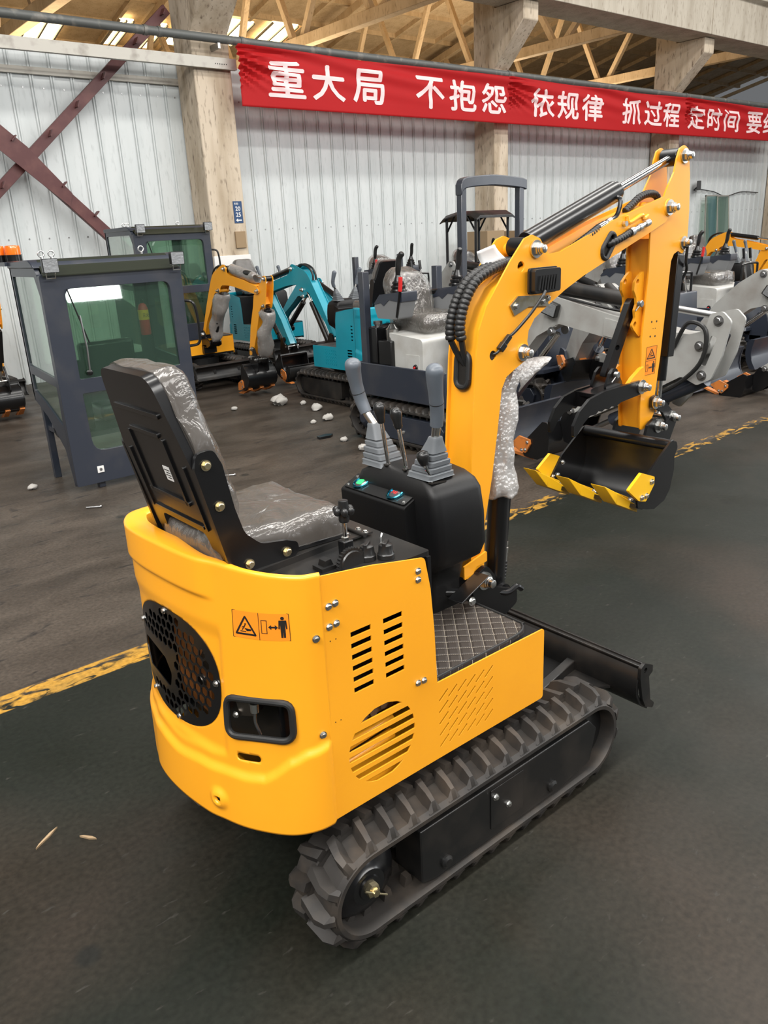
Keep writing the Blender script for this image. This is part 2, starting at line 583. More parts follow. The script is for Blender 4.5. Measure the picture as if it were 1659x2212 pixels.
def rpoly(P, r, n=4):
    """round the corners of a polygon; r is one radius or one per corner"""
    out = []
    m = len(P)
    for i in range(m):
        a, b, c = Vector(P[i - 1]), Vector(P[i]), Vector(P[(i + 1) % m])
        ri = r[i] if isinstance(r, (list, tuple)) else r
        u, v = (a - b), (c - b)
        lu, lv = u.length, v.length
        u, v = u / lu, v / lv
        ang = u.angle(v)
        if ri <= 0 or ang > 3.1:
            out.append(tuple(b))
            continue
        d = min(ri / math.tan(ang / 2), lu * 0.49, lv * 0.49)
        p, q = b + u * d, b + v * d
        for k in range(n + 1):
            t = k / n
            out.append(tuple(p * (1 - t) ** 2 + b * 2 * t * (1 - t) + q * t * t))
    return out


def rrect(x0, y0, x1, y1, r, n=5):
    return rpoly([(x0, y0), (x1, y0), (x1, y1), (x0, y1)], r, n)


def spline(P, k=8):
    P = [Vector(p) for p in P]
    Q = [2 * P[0] - P[1]] + P + [2 * P[-1] - P[-2]]
    out = []
    for i in range(1, len(Q) - 2):
        a, b, c, d = Q[i - 1:i + 3]
        for j in range(k):
            t = j / k
            out.append(0.5 * (2 * b + (c - a) * t + (2 * a - 5 * b + 4 * c - d) * t * t + (3 * b - a - 3 * c + d) * t ** 3))
    out.append(P[-1].copy())
    return out


def even(P, step):
    P = [Vector(p) for p in P]
    L = [0.0]
    for a, b in zip(P, P[1:]):
        L.append(L[-1] + (b - a).length)
    n = max(2, int(L[-1] / step))
    out = []
    j = 0
    for i in range(n + 1):
        s = L[-1] * i / n
        while j < len(P) - 2 and L[j + 1] < s:
            j += 1
        t = (s - L[j]) / max(1e-9, L[j + 1] - L[j])
        out.append(P[j].lerp(P[j + 1], min(1, max(0, t))))
    return out


def thing(name, label, cat, loc=(0, 0, 0), rz=0.0, group=None):
    o = bpy.data.objects.new(name, None)
    o.empty_display_size = 0.1
    COL.objects.link(o)
    o.location = loc
    o.rotation_euler = (0, 0, rz)
    return tag(o, label, cat, group)


def tag(o, label, cat, group=None):
    o['label'] = label
    o['category'] = cat
    if group:
        o['group'] = group
    return o


def struct(o):
    o['kind'] = 'structure'
    return o


def dup(root, loc, rz, label, group=None):
    def cp(o, parent):
        c = o.copy()
        COL.objects.link(c)
        if parent is not None:
            c.parent = parent
            c.matrix_parent_inverse = o.matrix_parent_inverse.copy()
        for ch in list(kids.get(o.name, ())):
            cp(ch, c)
        return c
    kids = {}
    for o in COL.objects:
        if o.parent is not None:
            kids.setdefault(o.parent.name, []).append(o)
    r = cp(root, None)
    r.location = loc
    r.rotation_euler = (0, 0, rz)
    r['label'] = label
    if group:
        r['group'] = group
    return r


def glyphs(txt, size=1.0, weight=0.0):
    """mesh triangles of a line of text: (verts 2D, faces, (x0, y0, x1, y1))"""
    cu = bpy.data.curves.new('t', 'FONT')
    cu.body = txt
    cu.size = size
    cu.offset = weight
    cu.resolution_u = 3
    ob = bpy.data.objects.new('t', cu)
    COL.objects.link(ob)
    dg = bpy.context.evaluated_depsgraph_get()
    me = bpy.data.meshes.new_from_object(ob.evaluated_get(dg))
    V = [(v.co.x, v.co.y) for v in me.vertices]
    Fc = [tuple(p.vertices) for p in me.polygons]
    bpy.data.objects.remove(ob)
    bpy.data.curves.remove(cu)
    bpy.data.meshes.remove(me)
    xs, ys = [p[0] for p in V] or [0, 1], [p[1] for p in V] or [0, 1]
    return V, Fc, (min(xs), min(ys), max(xs), max(ys))
# ================================================================== the hall
struct(MB().span((-9, -14, -0.2), (48, 31, 0)).build('floor', 'floor', smooth=0))

# partition wall of ribbed sheet
prof = []
x = -7.0
while x < 44:
    prof += [(x, 10.05), (x + 0.19, 10.05), (x + 0.198, 10.028), (x + 0.216, 10.028), (x + 0.224, 10.046), (x + 0.232, 10.028), (x + 0.25, 10.028), (x + 0.258, 10.05)]
    x += 0.268
prof += [(x, 10.05), (x, 10.12), (-7.0, 10.12)]
wall = struct(MB().plate(prof, 0, 4.24, ax='z').build('wall_back', 'wallsheet', smooth=0))
sc_ = MB()
x = -7.0 + 0.095
while x < 30:
    for z in (1.92, 3.78):
        sc_.lathe((x, 10.05, z), (0, -1, 0), [(0.012, 0), (0.011, 0.006)], 6)
    x += 0.268
sc_.build('sheet_screw', 'steel', wall, smooth=0)
struct(MB().span((-7, 10.0, 3.93), (4.69, 10.03, 4.02)).build('trim_1', 'channel', bevel=0.006))

# concrete columns with corbels
def column(x0, x1, label, white):
    m = MB()
    m.span((x0, 9.5, 0), (x1, 10.02, 7.4))
    m.plate([(9.52, 4.52), (8.8, 5.22), (8.8, 5.515), (9.52, 5.515)], x0, x1, ax='x')
    o = struct(m.build('trim_2', 'concrete', bevel=0.015))
    o['label'] = label
    o.name = 'concrete_column'
    return o
column(4.68, 5.28, 'wide concrete column with small blue sign beside the banner end', True)
column(10.87, 11.27, 'narrow concrete column behind the black roll bar', False)
column(16.94, 17.34, 'narrow concrete column behind the boom tip', False)
column(23.0, 23.4, 'narrow concrete column furthest to the right', False)
pl = struct(MB().span((4.665, 9.485, 0), (5.295, 9.53, 1.56)).build('trim_3', 'label', bevel=0.004))
# crane girder lying on the corbels
g = MB()
g.plate([(8.62, 5.52), (9.45, 5.52), (9.45, 6.5), (8.5, 6.5), (8.5, 6.36), (8.62, 6.30)], 4.9, 44, ax='x')
for x in (11.07, 17.14, 23.2):
    g.span((x - 0.28, 8.60, 5.52), (x - 0.26, 8.63, 6.3))
tag(g.build('crane_girder', 'girder', bevel=0.02), 'long pale concrete crane girder lying on the column brackets', 'girder')
tag(MB().plate([(8.9, 6.5), (9.1, 6.5), (9.1, 6.53), (9.03, 6.56), (9.03, 6.62), (9.06, 6.64), (8.94, 6.64), (8.97, 6.62), (8.97, 6.56), (8.9, 6.53)], 4.9, 44, ax='x').build('crane_rail', 'steel'), 'steel crane rail lying along the concrete girder', 'rail')

# pipe and galvanised channel
p = thing('ceiling_pipe', 'long grey steel pipe running above the red banner', 'pipe', (0, 9.3, 4.43))
pm = MB().cyl((-6, 0, 0), (40, 0, 0), 0.055, 14)
pm.build('pipe_run', 'pipe', p)
for x in (3.9, 4.1, 5.35, 11.0, 17.1, 23.2):
    MB().cyl((x, 0, 0), (x + 0.05, 0, 0), 0.064, 14).build('pipe_coupling', 'pipe', p)
for x in (5.0, 11.07, 17.14, 23.2):
    MB().span((x - 0.02, -0.02, -0.12), (x + 0.02, 0.195, -0.05)).build('bracket', 'steel', p)
ch = thing('galvanised_channel', 'galvanised steel channel left of the banner under the pipe', 'beam', (0, 9.4, 4.08))
cb = MB().plate([(0.0, 0.0), (0.07, 0.0), (0.07, 0.012), (0.012, 0.012), (0.012, 0.13), (0.07, 0.13), (0.07, 0.142), (0.0, 0.142)], -6, 5.32, ax='x')
cb.build('channel_profile', 'channel', ch)
for i in range(6):
    MB().lathe((4.98 + i * 0.035, 0.002, 0.06), (0, -1, 0), [(0.009, 0), (0.008, 0.004)], 8).build('bolt_hole', 'ink', ch, smooth=0)

# maroon cross bracing
br = thing('cross_brace', 'maroon steel cross brace with gusset plate on the left wall', 'brace', (2.31, 9.78, 2.81))
def chan(a, b, wd):
    m = MB()
    a, b = Vector(a), Vector(b)
    m.bar(a, b, 0.014, wd, (0, 0, 1))
    d = (b - a).normalized()
    nrm = Vector((-d.z, 0, d.x))
    for s in (-1, 1):
        m.bar(a + nrm * s * wd / 2 + Vector((0, 0.03, 0)), b + nrm * s * wd / 2 + Vector((0, 0.03, 0)), 0.06, 0.012, nrm)
    return m, d, nrm
m, d, nrm = chan((-3.2, 0.02, -2.7), (2.22, 0.02, 2.03), 0.125)
m.build('brace_member', 'maroon', br)
for t in (0.50, 1.05, 1.60, 2.30, 2.9, -0.45, -1.0):
    c = d * t + nrm * 0.09
    MB().box((c.x, -0.03, c.z), (0.09, 0.14, 0.014), 0, -math.atan2(d.z, d.x) - 0.4).build('clip_tab', 'maroon', br)
m, d, nrm = chan((-2.6, -0.05, 2.62), (2.22, -0.05, -2.22), 0.15)
m.build('brace_member', 'maroon', br)
for t in (-1.2, -0.35, 0.42, 0.95, 1.6, 2.3):
    c = d * t + nrm * 0.10
    MB().box((c.x, -0.07, c.z), (0.014, 0.09, 0.09), 0, -math.atan2(d.z, d.x)).build('clip_tab', 'maroon', br)
gp = MB().plate([(-0.50, 0.40), (-0.36, 0.52), (-0.02, 0.22), (0.46, -0.34), (0.40, -0.50), (0.06, -0.20), (-0.46, 0.26)], -0.075, -0.06)
gp.build('gusset_plate', 'maroon', br)
tag(MB().bar((1.2, 9.86, 4.35), (4.4, 9.86, 6.6), 0.05, 0.5).build('roof_strut', 'maroon'), 'wide maroon steel strut in the top left corner', 'strut')

# roof trusses of the bay beyond
for i, x in enumerate((5.0, 11.1, 17.2, 23.3)):
    t = thing('roof_truss', ['tan concrete roof truss at the far left above the channel', 'tan concrete roof truss above the left half of the banner', 'tan concrete roof truss between the two right brackets', 'tan concrete roof truss at the right edge'][i], 'truss', (x, 10.0, 6.05), 0, 'roof trusses of the bay beyond')
    MB().span((-0.12, 0.0, 0), (0.12, 18, 0.24)).build('bottom_chord', 'tan', t, bevel=0.01)
    tc = MB()
    tc.bar((0, 0, 1.15), (0, 9, 3.2), 0.22, 0.24)
    tc.bar((0, 9, 3.2), (0, 18, 1.15), 0.22, 0.24)
    tc.build('top_chord', 'tan', t, bevel=0.01)
    n = 6
    for k in range(n):
        y0, y1, ym = 18 * k / n + 0.2, 18 * (k + 1) / n + 0.2, 18 * (k + 0.5) / n
        zt = 1.15 + 2.05 * (1 - abs(ym - 9) / 9)
        wb = MB()
        wb.bar((0, y0, 0.2), (0, ym, zt), 0.14, 0.13, (0, 1, 0))
        wb.bar((0, ym, zt), (0, min(17.9, y1 - 0.4), 0.2), 0.14, 0.13, (0, 1, 0))
        wb.build('web_member', 'tan', t)
rf = MB()
rf.hexa([(-9, 9.4, 7.45), (46, 9.4, 7.45), (46, 19, 9.6), (-9, 19, 9.6), (-9, 9.4, 7.6), (46, 9.4, 7.6), (46, 19, 9.75), (-9, 19, 9.75)])
rf.hexa([(-9, 19, 9.6), (46, 19, 9.6), (46, 29, 7.35), (-9, 29, 7.35), (-9, 19, 9.75), (46, 19, 9.75), (46, 29, 7.5), (-9, 29, 7.5)])
for k in range(-5, 24):
    xx = k * 2.03 + 0.2
    rf.bar((xx, 9.5, 7.41), (xx, 19, 9.53), 0.12, 0.16)
    rf.bar((xx, 19, 9.53), (xx, 29, 7.30), 0.12, 0.16)
for k in range(6):
    y = 10.3 + k * 1.5
    rf.bar((-9, y, 7.39 + (y - 9.4) * 0.224), (46, y, 7.39 + (y - 9.4) * 0.224), 0.14, 0.14)
    rf.bar((-9, 38 - y, 7.39 + (y - 9.4) * 0.224), (46, 38 - y, 7.39 + (y - 9.4) * 0.224), 0.14, 0.14)
struct(rf.build('ceiling', 'tan', smooth=0))
fw = struct(MB().span((-9, 28.2, 0), (46, 28.4, 9)).build('wall_far', 'tan', smooth=0))
sk = M('lit_window_glass', (0.9, 0.75, 0.45), 0.4, emit=((1.0, 0.80, 0.45), 4.0))
for i, (x, w_, y) in enumerate(((7.9, 0.95, 25.6), (10.35, 0.45, 25.0), (11.4, 0.5, 25.0), (12.2, 0.9, 24.6), (13.6, 1.0, 24.2), (15.2, 1.0, 24.0))):
    zz = 9.6 - (y - 19) * 0.225 - 0.16
    o = struct(MB().hexa([(x, y - .8, zz + .18), (x + w_, y - .8, zz + .18), (x + w_, y + .8, zz - .18), (x, y + .8, zz - .18), (x, y - .8, zz + .22), (x + w_, y - .8, zz + .22), (x + w_, y + .8, zz - .14), (x, y + .8, zz - .14)]).build('window_%d' % (i + 1), sk, smooth=0))
    for q in (0, w_ / 2, w_):
        MB().bar((x + q, y - .8, zz + .16), (x + q, y + .8, zz - .20), .05, .06).build('window_frame', 'channel', o, smooth=0)
eb = MB()
for z in (6.75, 7.35):
    eb.span((-9, 27.6, z), (20, 27.8, z + 0.16))
struct(eb.build('trim_4', 'maroon', smooth=0))

# ------------------------------------------------------------------ banner
def fold(x, z):
    f = 0.0
    t = max(0.0, (z - 3.75) / 0.6)
    f += 0.030 * t * math.sin(15 * (z * 1.5 + 0.10 * (x - 5.2)) + 1.2 * math.sin(x * 0.9))
    f += 0.006 * math.sin(2.1 * x + 6 * z)
    for c in (5.25, 11.0, 17.1):
        dx = x - c
        if dx > -0.05:
            f += 0.040 * math.exp(-dx * 0.7) * math.sin(26 * (4.36 - z) / (0.35 + max(dx, 0) * 0.55)) * min(1, t * 2)
    return f
bn = thing('banner', 'long red cloth banner with pale pink Chinese slogan hanging from the pipe', 'banner', (0, 9.22, 0))
NX, NZ = 420, 26
b = MB()
V = []
for j in range(NZ + 1):
    for i in range(NX + 1):
        x = 5.25 + 17.2 * i / NX
        sag = 0.02 * math.sin((x - 5.2) * PI / 6.0) ** 2
        z0, z1 = 3.59, 4.375 - sag
        z = z0 + (z1 - z0) * j / NZ
        V.append((x, fold(x, z), z))
Fq = [(j * (NX + 1) + i, j * (NX + 1) + i + 1, (j + 1) * (NX + 1) + i + 1, (j + 1) * (NX + 1) + i) for j in range(NZ) for i in range(NX)]
b.add(V, Fq)
o = b.build('cloth', 'cloth', bn, fix=False)
so = o.modifiers.new('thick', 'SOLIDIFY')
so.thickness = 0.003
CH = [('重', 5.72, 6.36), ('大', 6.51, 7.12), ('局', 7.30, 7.93), ('不', 8.64, 9.29), ('抱', 9.43, 10.08), ('怨', 10.24, 10.88), ('依', 11.60, 12.28), ('规', 12.39, 13.05), ('律', 13.18, 13.86), ('抓', 14.57, 15.24), ('过', 15.39, 16.08), ('程', 16.15, 16.80), ('定', 17.19, 17.90), ('时', 18.04, 18.66), ('间', 18.84, 19.54), ('要', 19.97, 20.70), ('结', 20.83, 21.5), ('果', 21.6, 22.3)]
lt = MB()
for c, x0, x1 in CH:
    V, Fc, (a0, b0, a1, b1) = glyphs(c, 1.0, 0.0)
    P = [(x0 + (p[0] - a0) / (a1 - a0) * (x1 - x0), 3.748 + (p[1] - b0) / (b1 - b0) * 0.475) for p in V]
    # cut long triangles so the letters follow the folds
    T = []
    st = [tuple(P[i] for i in f) if len(f) == 3 else None for f in Fc]
    polys = []
    for f in Fc:
        for k in range(1, len(f) - 1):
            polys.append((P[f[0]], P[f[k]], P[f[k + 1]]))
    while polys:
        t = polys.pop()
        e = [(math.dist(t[k], t[(k + 1) % 3]), k) for k in range(3)]
        L, k = max(e)
        if L > 0.07:
            a, bb, cc = t[k], t[(k + 1) % 3], t[(k + 2) % 3]
            mid = ((a[0] + bb[0]) / 2, (a[1] + bb[1]) / 2)
            polys += [(a, mid, cc), (mid, bb, cc)]
        else:
            T.append(t)
    for t in T:
        for k, (ox, oz) in enumerate(((-.013, 0), (.013, 0), (0, -.010), (0, .010))):      # broad brush strokes
            lt.add([(q[0] + ox, fold(q[0] + ox, q[1] + oz) - 0.006 - 0.0003 * k, q[1] + oz) for q in t], [(0, 1, 2)])
lt.build('lettering', 'cloth_text', bn, smooth=0, fix=False)

# sign and board on the wide column
sg = thing('column_sign', 'small dark blue sign with white numbers on the wide column', 'sign', (5.155, 9.492, 2.18))
MB().span((-0.075, 0, -0.16), (0.075, 0.006, 0.15)).build('sign_plate', 'signblue', sg)
tx = MB()
for t, cx, cz, w, h in (('车型:', -0.02, 0.115, 0.075, 0.03), ('20', 0, 0.045, 0.085, 0.062), ('25', 0, -0.04, 0.085, 0.062)):
    V, Fc, (a0, b0, a1, b1) = glyphs(t, 1.0, 0.012)
    tx.add([(cx + ((p[0] - a0) / (a1 - a0) - 0.5) * w, -0.0015, cz + ((p[1] - b0) / (b1 - b0) - 0.5) * h) for p in V], Fc)
tx.plate([(-0.05, -0.12), (-0.015, -0.093), (-0.015, -0.112), (0.05, -0.112), (0.05, -0.128), (-0.015, -0.128), (-0.015, -0.147)], -0.002, 0)
tx.build('sign_lettering', 'label', sg, smooth=0, fix=False)
tag(MB().span((5.06, 9.47, 1.66), (5.235, 9.499, 1.90)).build('cardboard_panel', 'cardboard', bevel=0.003), 'brown cardboard rectangle fixed to the column below the blue sign', 'cardboard')
# floodlight, glass panels, boxes along the wall
fl = thing('wall_floodlight', 'small black floodlight with cable on the right wall', 'floodlight', (19.1, 9.98, 2.53))
MB().box((-0.08, -0.12, 0.02), (0.36, 0.10, 0.22), 0.5).build('lamp_body', 'black', fl, bevel=0.01)
MB().bar((0, 0.04, -0.08), (-0.06, -0.08, -0.02), 0.05, 0.04).build('bracket', 'black', fl)
cbm = MB().tube(spline([(0, 0, -0.05), (0.9, 0.02, -0.12), (1.6, 0.02, -0.24), (2.4, 0.02, -0.14), (3.4, 0.02, -0.16)]), 0.012, 6)
cbm.build('cable', 'black', fl)
for k, (x, rx, lab) in enumerate(((19.4, 0.06, 'greenish glass panel leaning on the wall, the left one of the pair'), (20.15, 0.10, 'greenish framed glass panel leaning on the wall, the right one of the pair'))):
    t = thing('glass_panel', lab, 'glass panel', (x, 9.72, 0.0), 0, 'glass panels leaning on the right wall')
    t.rotation_euler = (-rx, 0, 0)
    MB().span((0, 0, 0.02), (0.62, 0.012, 2.3)).build('pane', 'glass', t, smooth=0)
    f = MB()
    for x0, x1, z0, z1 in ((0, 0.03, 0, 2.32), (0.6, 0.63, 0, 2.32), (0, 0.63, 0, 0.03), (0, 0.63, 2.29, 2.32)):
        f.span((x0, -0.008, z0), (x1, 0.02, z1))
    f.build('frame', 'channel', t, smooth=0)
tag(MB().span((21.8, 8.6, 0), (22.05, 8.85, 3.1)).build('blue_post', M('blue_paint', (0.02, 0.09, 0.2), 0.4), bevel=0.01), 'tall blue steel post at the right edge', 'post')
for k, (x, y, z0, w, h, lab) in enumerate(((10.25, 9.2, 0.0, 0.55, 1.0, 'brown wooden crate at the foot of the narrow column, lowest of the stack'), (10.3, 9.2, 1.0, 0.5, 0.72, 'brown cardboard box on top of the crate by the column'), (11.05, 9.15, 0.0, 0.42, 1.7, 'tall narrow brown carton to the right of the stacked crates'))):
    t = thing('storage_box', lab, 'box', (x, y, z0), 0.06 * k, 'boxes by the narrow column')
    MB().span((-w / 2, -0.25, 0), (w / 2, 0.25, h)).build('carton', 'cardboard', t, bevel=0.006)
    MB().span((-w / 2 - 0.001, -0.253, h * 0.46), (w / 2 + 0.001, 0.253, h * 0.54)).build('tape', M('brown_tape', (0.2, 0.13, 0.07), 0.4), t, smooth=0)
# ================================================================== mini excavator (x forward, y left, z up, origin on the floor under the slew ring)
def bolt(p, axis, r, parent, mat='zinc', name='bolt', stud=False):
    m = MB()
    ax = Vector(axis).normalized()
    m.lathe(p, ax, [(r * 1.45, 0), (r * 1.45, r * 0.25)], 18)
    m.lathe(Vector(p) + ax * r * 0.2, ax, [(r * 1.05, 0), (r * 1.05, r * 0.75), (r * 0.85, r * 0.9)], 6)
    if stud:
        m.lathe(Vector(p) + ax * r * 0.9, ax, [(r * 0.85, 0), (r * 0.8, r * 0.35), (r * 0.68, r * 0.42), (r * 0.66, r * 1.0), (r * 0.5, r * 1.1)], 16)
    else:
        m.lathe(Vector(p) + ax * r * 0.8, ax, [(r * 0.62, 0), (r * 0.55, r * 0.18)], 12)
    return m.build(name, mat, parent, smooth=40)


def make_track(sy):
    """rubber track loop with staggered chevron lugs; sy = -1 right, 1 left"""
    xc, zc, R = 0.455, 0.1675, 0.1375
    ST = 2 * xc
    LEN = 2 * ST + 2 * PI * R

    def pt(s, n):
        s = s % LEN
        if s < ST:
            return Vector((-xc + s, 0, zc + R + n)), Vector((0, 0, 1))
        s -= ST
        if s < PI * R:
            a = PI / 2 - s / R
            d = Vector((math.cos(a), 0, math.sin(a)))
            return Vector((xc, 0, zc)) + d * (R + n), d
        s -= PI * R
        if s < ST:
            return Vector((xc - s, 0, zc - R - n)), Vector((0, 0, -1))
        s -= ST
        a = -PI / 2 - s / R
        d = Vector((math.cos(a), 0, math.sin(a)))
        return Vector((-xc, 0, zc)) + d * (R + n), d

    def P(s, n, y):
        q = pt(s, n)[0]
        q.y = y
        return q
    yo, ym, yi = sy * 0.45, sy * 0.36, sy * 0.27
    m = MB()
    prof = [(yo, -0.012), (yo, -0.024), (sy * 0.435, -0.028), (sy * 0.285, -0.028), (yi, -0.024), (yi, -0.012), (sy * 0.282, 0.0), (sy * 0.438, 0.0)]
    N = 148
    rings = [[P(LEN * k / N, n, y) for y, n in prof] for k in range(N)]
    rings.append(rings[0])
    m.loft(rings, caps=False)
    NL = 37
    pit = LEN / NL
    for k in range(NL):
        for side, off in ((1, 0.0), (-1, 0.5)):
            s = (k + off) * pit
            ya, yb, yc_, ye = ym - sy * 0.004 * side, ym + sy * side * 0.052, ym + sy * side * 0.078, ym + sy * side * 0.089
            sk = 0.016
            V = []
            for y, hw0, hw1, h, ds in ((ya, 0.020, 0.010, 0.032, sk), (yb, 0.021, 0.0075, 0.033, 0), (yc_, 0.021, 0.0065, 0.021, -0.004), (ye, 0.019, 0.008, -0.004, -0.006)):
                V.append([P(s + ds - hw0, -0.006, y), P(s + ds - hw1, h, y), P(s + ds + hw1, h, y), P(s + ds + hw0, -0.006, y)])
            m.loft(V)
    # thin ridge zig-zagging along the middle
    for k in range(NL):
        s = k * pit
        for a, b in ((s + 0.02, s + pit * 0.5), (s + pit * 0.5, s + pit - 0.002)):
            m.loft([[P(a, 0, ym - 0.006), P(a, 0.017, ym - 0.003), P(a, 0.017, ym + 0.003), P(a, 0, ym + 0.006)], [P(b, 0, ym - 0.006), P(b, 0.017, ym - 0.003), P(b, 0.017, ym + 0.003), P(b, 0, ym + 0.006)]])
        # drive teeth inside
        for yy in (ym - 0.028, ym + 0.028):
            m.loft([[P(s + q, n, yy + t) for q, n in ((-0.016, -0.026), (0.016, -0.026), (0.009, -0.058), (-0.009, -0.058))] for t in (-0.011, 0.011)])
    return m


def cowl_surface():
    TOP = [(-.50, -.375), (-.545, -.352), (-.594, -.277), (-.628, -.172), (-.655, -.042), (-.668, .107), (-.672, .22), (-.662, .30), (-.625, .362), (-.565, .38), (-.50, .38)]
    BOT = [(-.50, -.370), (-.553, -.366), (-.606, -.339), (-.651, -.283), (-.688, -.211), (-.714, -.116), (-.729, .01), (-.724, .128), (-.690, .25), (-.640, .33), (-.575, .37), (-.50, .375)]

    def res(P, n=400):
        return _res(P, n)

    def _res(P, n):
        Q = spline([(a, b, 0) for a, b in P], 20)
        L = [0.0]
        for a, b in zip(Q, Q[1:]):
            L.append(L[-1] + (b - a).length)
        out, j = [], 0
        for i in range(n + 1):
            s = L[-1] * i / n
            while j < len(Q) - 2 and L[j + 1] < s:
                j += 1
            out.append(Q[j].lerp(Q[j + 1], min(1, (s - L[j]) / max(1e-9, L[j + 1] - L[j]))))
        return out
    T, B = _res(TOP, 400), _res(BOT, 400)
    SL = 0.985

    def sm(a, b, x):
        t = min(1, max(0, (x - a) / (b - a)))
        return t * t * (3 - 2 * t)
    SW = [(0, .612), (.06, .60), (.11, .58), (.15, .545), (.18, .526), (.24, .52), (.37, .516), (.5, .503)]

    def swoosh(s):
        s = min(s, SL - s)
        for (a, za), (b, zb) in zip(SW, SW[1:]):
            if s <= b:
                return za + (zb - za) * sm(a, b, s) if b - a > .04 else za + (zb - za) * (s - a) / (b - a)
        return SW[-1][1]

    def raw(i, t):
        a, b = B[i], T[i]
        return Vector((a.x + (b.x - a.x) * t, a.y + (b.y - a.y) * t, 0))

    def surf(s, z, off=0.0):
        f = min(399.999, max(0, s / SL * 400))
        i = int(f)
        t = (z - .38) / (1.043 - .38)
        p = raw(i, t).lerp(raw(i + 1, t), f - i)
        d = raw(min(400, i + 4), t) - raw(max(0, i - 4), t)
        n = Vector((-d.y, d.x, 0)).normalized()
        if n.x > 0 and abs(n.x) > abs(n.y):
            n = -n
        if n.dot(Vector((p.x + .3, p.y, 0))) < 0:
            n = -n
        e = off
        e += 0.011 * (1 - sm(-0.012, 0.012, z - swoosh(s)))
        ss = min(s, SL - s)
        e += 0.004 * (1 - sm(-0.01, 0.01, z - swoosh(s) - 0.034)) * sm(.30, .36, ss)
        e -= 0.006 * sm(-.012, .012, s - .300) * sm(.545, .57, z) * (1 - sm(.85, .90, z)) * (1 - sm(.80, .84, s))
        e += 0.008 * sm(-.006, .006, z - (.955 + .01 * (s < .3))) * sm(.30, .38, s) * (1 - sm(.9, .98, s))
        r = math.hypot(s - .321, z - .435)
        e += 0.010 * (1 - sm(0.012, 0.034, r)) - 0.010 * (1 - sm(0.004, 0.012, r))
        e *= sm(-.002, .02, s) if e > 0 and s < .02 else 1
        p = p + n * e
        p.z = z
        return p
    return surf, SL


def flat_shapes(mb, shapes, mapf, d):
    """shapes: (outline, holes) in flat coordinates; mapf(u, v, d) -> 3D"""
    for ol, hs in shapes:
        t = MB().plate(ol, 0, 1, hs, ax='z')
        n = len(t.v)
        mb.add([mapf(p[0], p[1], d + 0.0004 * p[2]) for p in t.v], t.f)


def line(a, b, w):
    dx, dy = b[0] - a[0], b[1] - a[1]
    L = math.hypot(dx, dy)
    nx, ny = -dy / L * w / 2, dx / L * w / 2
    return ([(a[0] + nx, a[1] + ny), (a[0] - nx, a[1] - ny), (b[0] - nx, b[1] - ny), (b[0] + nx, b[1] + ny)], [])


def warn_shapes(ox, oy, crush):
    """warning triangle pictogram in a unit square"""
    def q(P):
        return [(ox + x, oy + y) for x, y in P]
    sh = [(q(rpoly([(0.08, 0.12), (0.92, 0.12), (0.5, 0.88)], 0.05)), [q([(0.19, 0.19), (0.81, 0.19), (0.5, 0.75)])])]
    sh.append((q([(0.30, 0.24), (0.52, 0.24), (0.52, 0.27), (0.30, 0.27)]), []))
    sh.append((q([(0.46, 0.38), (0.72, 0.36), (0.70, 0.30), (0.55, 0.28)]), []))
    sh.append((q(circ(0.50, 0.54, 0.03, 10)), []))
    sh.append(line((ox + .50, oy + .52), (ox + .44, oy + .40), .035))
    sh.append(line((ox + .44, oy + .40), (ox + .36, oy + .30), .03))
    sh.append(line((ox + .48, oy + .46), (ox + .36, oy + .40), .025))
    return sh


def man_shapes(ox, oy):
    def q(P):
        return [(ox + x, oy + y) for x, y in P]
    sh = [(q([(0.08, 0.25), (0.28, 0.25), (0.28, 0.75), (0.08, 0.75)]), [q([(0.10, 0.27), (0.26, 0.27), (0.26, 0.73), (0.10, 0.73)])])]
    sh.append((q([(0.32, 0.5), (0.42, 0.59), (0.42, 0.53), (0.54, 0.53), (0.54, 0.59), (0.64, 0.5), (0.54, 0.41), (0.54, 0.47), (0.42, 0.47), (0.42, 0.41)]), []))
    sh.append((q(circ(0.79, 0.84, 0.06, 12)), []))
    sh.append((q([(0.67, 0.76), (0.91, 0.76), (0.93, 0.45), (0.89, 0.44), (0.87, 0.66), (0.86, 0.12), (0.80, 0.12), (0.79, 0.42), (0.78, 0.12), (0.72, 0.12), (0.71, 0.66), (0.69, 0.44), (0.65, 0.45)]), []))
    return sh


def rot_about(piv, deg):
    return Matrix.Translation((piv[0], 0, piv[1])) @ Matrix.Rotation(math.radians(deg), 4, 'Y') @ Matrix.Translation((-piv[0], 0, -piv[1]))


